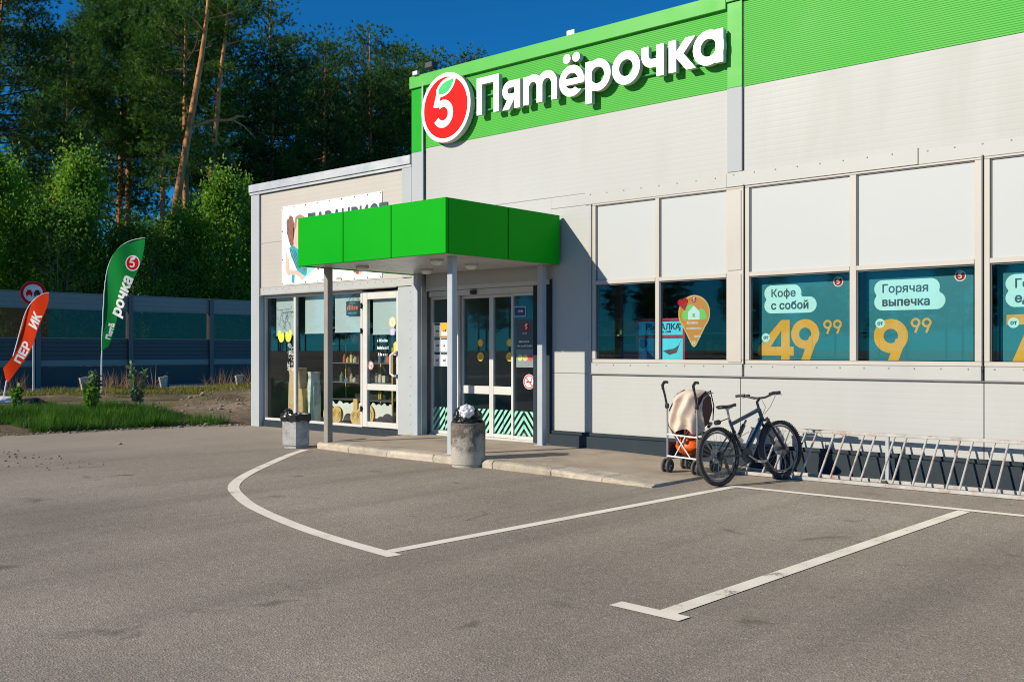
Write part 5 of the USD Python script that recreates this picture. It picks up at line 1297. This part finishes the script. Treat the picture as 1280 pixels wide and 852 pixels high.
bare_pine((-44.2, 24.2, .4), [(0, 0), (.35, 3), (.85, 6), (1.6, 10), (2.15, 13), (2.7, 16), (3.0, 18.5), (3.1, 22)], .27,
          [[(1.95, 12.0), (2.9, 12.5, .2), (4.2, 12.75, .3), (4.9, 12.55, .3), (5.6, 12.0, .3)], [(4.15, 12.74, .3), (4.5, 13.0, .3), (4.9, 13.0, .4)]],
          ((2.55, 15.2, 1, .2), (2.0, 12.6, -.5, .5), (2.9, 17.6, 1.5, .9), (2.85, 16.9, -1, .6), (3.0, 19, 1.6, .8), (3.05, 20, -1.6, .7), (3.1, 21, 1.2, .9), (1.55, 9.8, .35, -.5)),
          [(3.1, 22.3), (2.2, 21.2), (4.1, 21.4), (4.6, 19.9), (1.6, 20.8), (3.1, 20.3), (4.4, 18.6), (1.9, 17.8), (3.8, 22)], 'tall bare sunlit orange trunk leaning right with one long side branch', 5)
bare_pine((-47.0, 28.6, .4), [(0, 0), (.1, 4), (.3, 8), (.7, 12), (1.1, 16), (1.5, 19), (1.7, 23)], .21,
          [[(.75, 12.2), (1.6, 11.6, .2), (2.1, 10.6, .2), (2.2, 10.0, .2)]], ((1.1, 16, .9, .4), (.9, 14.6, -.8, .5), (1.3, 17.5, 1.2, .6), (.5, 10.2, -.7, .4), (1.5, 19, -1.4, .8), (1.6, 20.5, 1.3, .8)),
          [(1.7, 22.6), (.8, 21.4), (2.7, 21.6), (2.9, 19.8), (.4, 19.6), (2.0, 19.4), (2.6, 17.8), (.2, 11.4), (1.4, 9.8), (.9, 8.8)], 'second bare orange trunk standing just right of the long branched one', 6)
# wood behind
rg = np.random.default_rng(21)
for i in range(54):
    x = -rg.uniform(74, 125); q = rg.uniform(.38, 1.20)          # spread along the far side of the wood, lower than the front row
    y = -x * q
    h = (.235 - .10 * max(0, q - .72) - (.05 if q < .55 else 0)) * -x * math.sqrt(1 + q * q) * rg.uniform(.45, .80)
    copy_of(PK[(0, 2, 3, 3)[int(rg.integers(4))]], 'background_pine', (x, y, 1.0), rg.uniform(0, 6), (h / 20 * .85, h / 20 * .85, h / 20), 'dark pine standing deep in the wood behind the front row', 'pine tree', 'pines deep in the wood')
bl = [(-42.5, 13.6, 1, 1.0), (-43.5, 16.6, 0, 1.02), (-42.0, 18.8, 1, .95), (-43.8, 20.6, 0, 1.08), (-41.5, 22.4, 1, .88), (-42.5, 24.6, 0, .84), (-41.8, 26.6, 0, 1.05), (-42.8, 28.4, 2, .92), (-41.2, 30.0, 1, .92),
      (-42.0, 32.2, 0, 1.0), (-43.5, 34.6, 2, 1.0), (-42.2, 37.4, 0, .92), (-43.0, 40.5, 1, 1.05), (-44, 44, 2, .95), (-46, 18.5, 2, .9), (-46.5, 28.5, 1, 1.1), (-47, 36, 1, 1.15)]
bn = ['dark rounded bush behind the barrier at the left edge', 'bright leafy bush behind the barrier over the orange flag', 'dark rounded bush right of the orange flag behind the barrier', 'tall bright bush left of the green feather flag', 'low dark bush directly behind the green feather flag', 'yellowish leafy bush touching the tip of the green feather flag', 'tall leafy bush at the foot of the bare sunlit trunk', 'slender birch sapling right of the bare sunlit trunk', 'low dark bush above the middle of the barrier', 'bright pointed bush above the second barrier post', 'slender sapling left of the wing corner', 'leafy bush half hidden by the wing corner', 'dark bush hidden behind the wing', 'sapling hidden behind the wing', 'slender sapling in the second row over the orange flag', 'dark tall bush in the second row near the bare trunk', 'dark tall bush in the second row by the wing corner']
for i, ((x, y, k, s), lab) in enumerate(zip(bl, bn)):
    copy_of(BKN[k], ['leafy_bush', 'dark_bush', 'birch_sapling'][k], (x, y, .35), i * 2.1, (s * 1.1, s * 1.1, s * 1.27), lab, 'bush')
for i in range(64):
    x = -rg.uniform(50, 84); q = rg.uniform(.36, 1.15); far_ = (-x - 50) / 34
    copy_of(BKN[1 if i % 4 else 0], 'undergrowth_bush', (x, -x * q, .6), rg.uniform(0, 6), rg.uniform(.95, 1.25) * (1 + .75 * far_), 'dark undergrowth bush between the pine trunks behind the first bushes', 'bush', 'undergrowth among the pines')
# the wood across the street, seen only in the shop windows
for i in range(84):
    x = -280 + i * 3.5 + rg.uniform(-1.2, 1.2)
    copy_of(PK[int(rg.integers(4))], 'opposite_pine', (x, -rg.uniform(95, 125), 0), rg.uniform(0, 6), rg.uniform(.45, .75) * (1.35 if x < -110 else 1), 'pine across the street, mirrored in the shop windows', 'pine tree', 'pines across the street')

# ------------------------------------------------------------------ verge: grass, weeds, stones
GR = leaf('verge_grass', (.04, .13, .010), (.14, .33, .022), .45, 1.6); GY = leaf('yellow_grass', (.16, .17, .025), (.34, .32, .05), .35, .8); GD = leaf('dry_grass', (.24, .15, .07), (.42, .30, .15), .3, 1.0)
def grass(n, xr, yr, L, w, rng, keep=None):
    x = rng.uniform(*xr, n); y = rng.uniform(*yr, n)
    if keep is not None:
        k = keep(x, y, rng); x, y = x[k], y[k]
    P_ = np.column_stack([x, y, ground_z(x, y) - .01])
    D = np.tile([0, 0, 1.0], (len(P_), 1))
    hh = .35 + 1.1 * meshkit.fbm(np.column_stack([x * 1.3, y * 1.3, 0 * x]), 3, 6)
    V, F = blades(P_, D, 3, L, w, .36, rng)
    base = np.repeat(P_, 9, 0); V = base + (V - base) * np.repeat(hh, 9)[:, None] ** 1.0
    return V, F
rg = np.random.default_rng(31)
def near(x, y, r):
    d = edge_x(y) - x; dens = meshkit.fbm(np.stack([x * .6, y * .6, 0 * x], -1), 3, 4)
    lim = np.interp(y, [3, 9, 10.2, 10.9, 11.5], [4.5, 3.7, 2.6, 1.0, 0])
    return (d > .22) & (d < lim * (.3 + 1.4 * dens)) & (dens > .40)
part('verge_grass', grass(48000, (-24, -17), (1.5, 13.2), .24, .014, rg, near), GR, label='lush green grass along the left edge of the asphalt', cat='grass', kind='stuff')
def far(x, y, r):
    dens = meshkit.fbm(np.stack([x * .35, y * .35, 0 * x], -1), 3, 8)
    return (dens > .42 + .12 * (x > -28)) & (x < -26.2) | (dens > .62)
part('yellow_grass', grass(26000, (-31.8, -22), (4, 34), .17, .022, rg, far), GY, label='short yellowish grass between the dirt track and the road', cat='grass', kind='stuff')
def dry(x, y, r):
    return meshkit.fbm(np.stack([x * .5, y * .9, 0 * x], -1), 3, 12) > .56
part('dry_grass', grass(2600, (-32, -29.5), (6, 34), .75, .022, rg, dry), GD, label='tall dry brown grass stalks along the road edge', cat='grass', kind='stuff')
WEED = leaf('weed_leaves', (.10, .19, .075), (.30, .42, .20), .45, 2)
def weed(x, y, h, lab, seed, mat=WEED, size=.12):
    r = np.random.default_rng(seed); z0 = float(ground_z(np.array([x]), np.array([y]))[0])
    t = thing('tall_weed', lab, 'weed', loc=(x, y, z0))
    stems, PP = [], []
    for k in range(4):
        a = r.uniform(0, 6.28); tip = np.array([x + math.cos(a) * .16, y + math.sin(a) * .16, z0 + h * r.uniform(.75, 1.0)])
        base = np.array([x + math.cos(a) * .05, y + math.sin(a) * .05, z0 - .02]); stems.append(tube([base, (base + tip) / 2 + r.normal(0, .03, 3), tip], [.012, .009, .004], 5))
        for s in np.linspace(.12, 1, 22):
            for _ in range(3): PP.append(base + (tip - base) * s)
    part('stem', stems, BIRCH, t)
    V, F = leaves(np.array(PP), size, r, -.2)
    part('leaves', (V, F), mat, t)
weed(-22.4, 10.9, .82, 'tall pale leaved weed left of the green flag pole', 1); weed(-22.0, 11.7, .98, 'tallest bushy weed in front of the green flag pole', 2); weed(-19.6, 9.35, .62, 'lighter green weed standing in the verge grass near the asphalt', 3, LEAVES[1], .12); weed(-21.2, 8.6, .5, 'low weed in the grass at the left', 4, LEAVES[1], .11)
STONE = M('stones_grey', (.22, .18, .14), .9, .3, 9)
def stones(n, xr, yr, s0, s1, rng, keep=None):
    ms = []
    while len(ms) < n:
        x, y = rng.uniform(*xr), rng.uniform(*yr)
        if keep and not keep(x, y): continue
        m = trimesh.creation.icosphere(0, 1.0); m.vertices *= rng.uniform(.7, 1.3, (12, 3)); s = s0 + (s1 - s0) * rng.uniform() ** 3
        gz = float(ground_z(np.array([x]), np.array([y]))[0]); gz = 0.0 if x > edge_x(y) else gz
        m.vertices = m.vertices * [s, s, s * .7] + [x, y, gz + s * .3]; ms.append(m)
    return ms
part('gravel', stones(420, (-22.5, -17.3), (10.2, 16.5), .015, .06, rg, lambda x, y: edge_x(y) - x > -.25), STONE, label='loose stones and rubble on the dirt bank by the wing', cat='gravel', kind='stuff')
part('loose_grit', stones(300, (-15.8, -12.6), (4.0, 6.4), .005, .024, rg), STONE, label='dark grit scattered on the asphalt at the left edge', cat='gravel', kind='stuff')
part('edge_crumbs', stones(240, (-18.6, -16.9), (4, 11.4), .008, .04, rg, lambda x, y: abs(edge_x(y) - x - .05) < .22), STONE, label='crumbs of soil and stone along the broken asphalt edge', cat='gravel', kind='stuff')
part('stone', stones(1, (-15.3, -15.2), (7.75, 7.8), .035, .036, rg)[0], STONE, label='single pale stone lying alone on the asphalt at left', cat='stone')
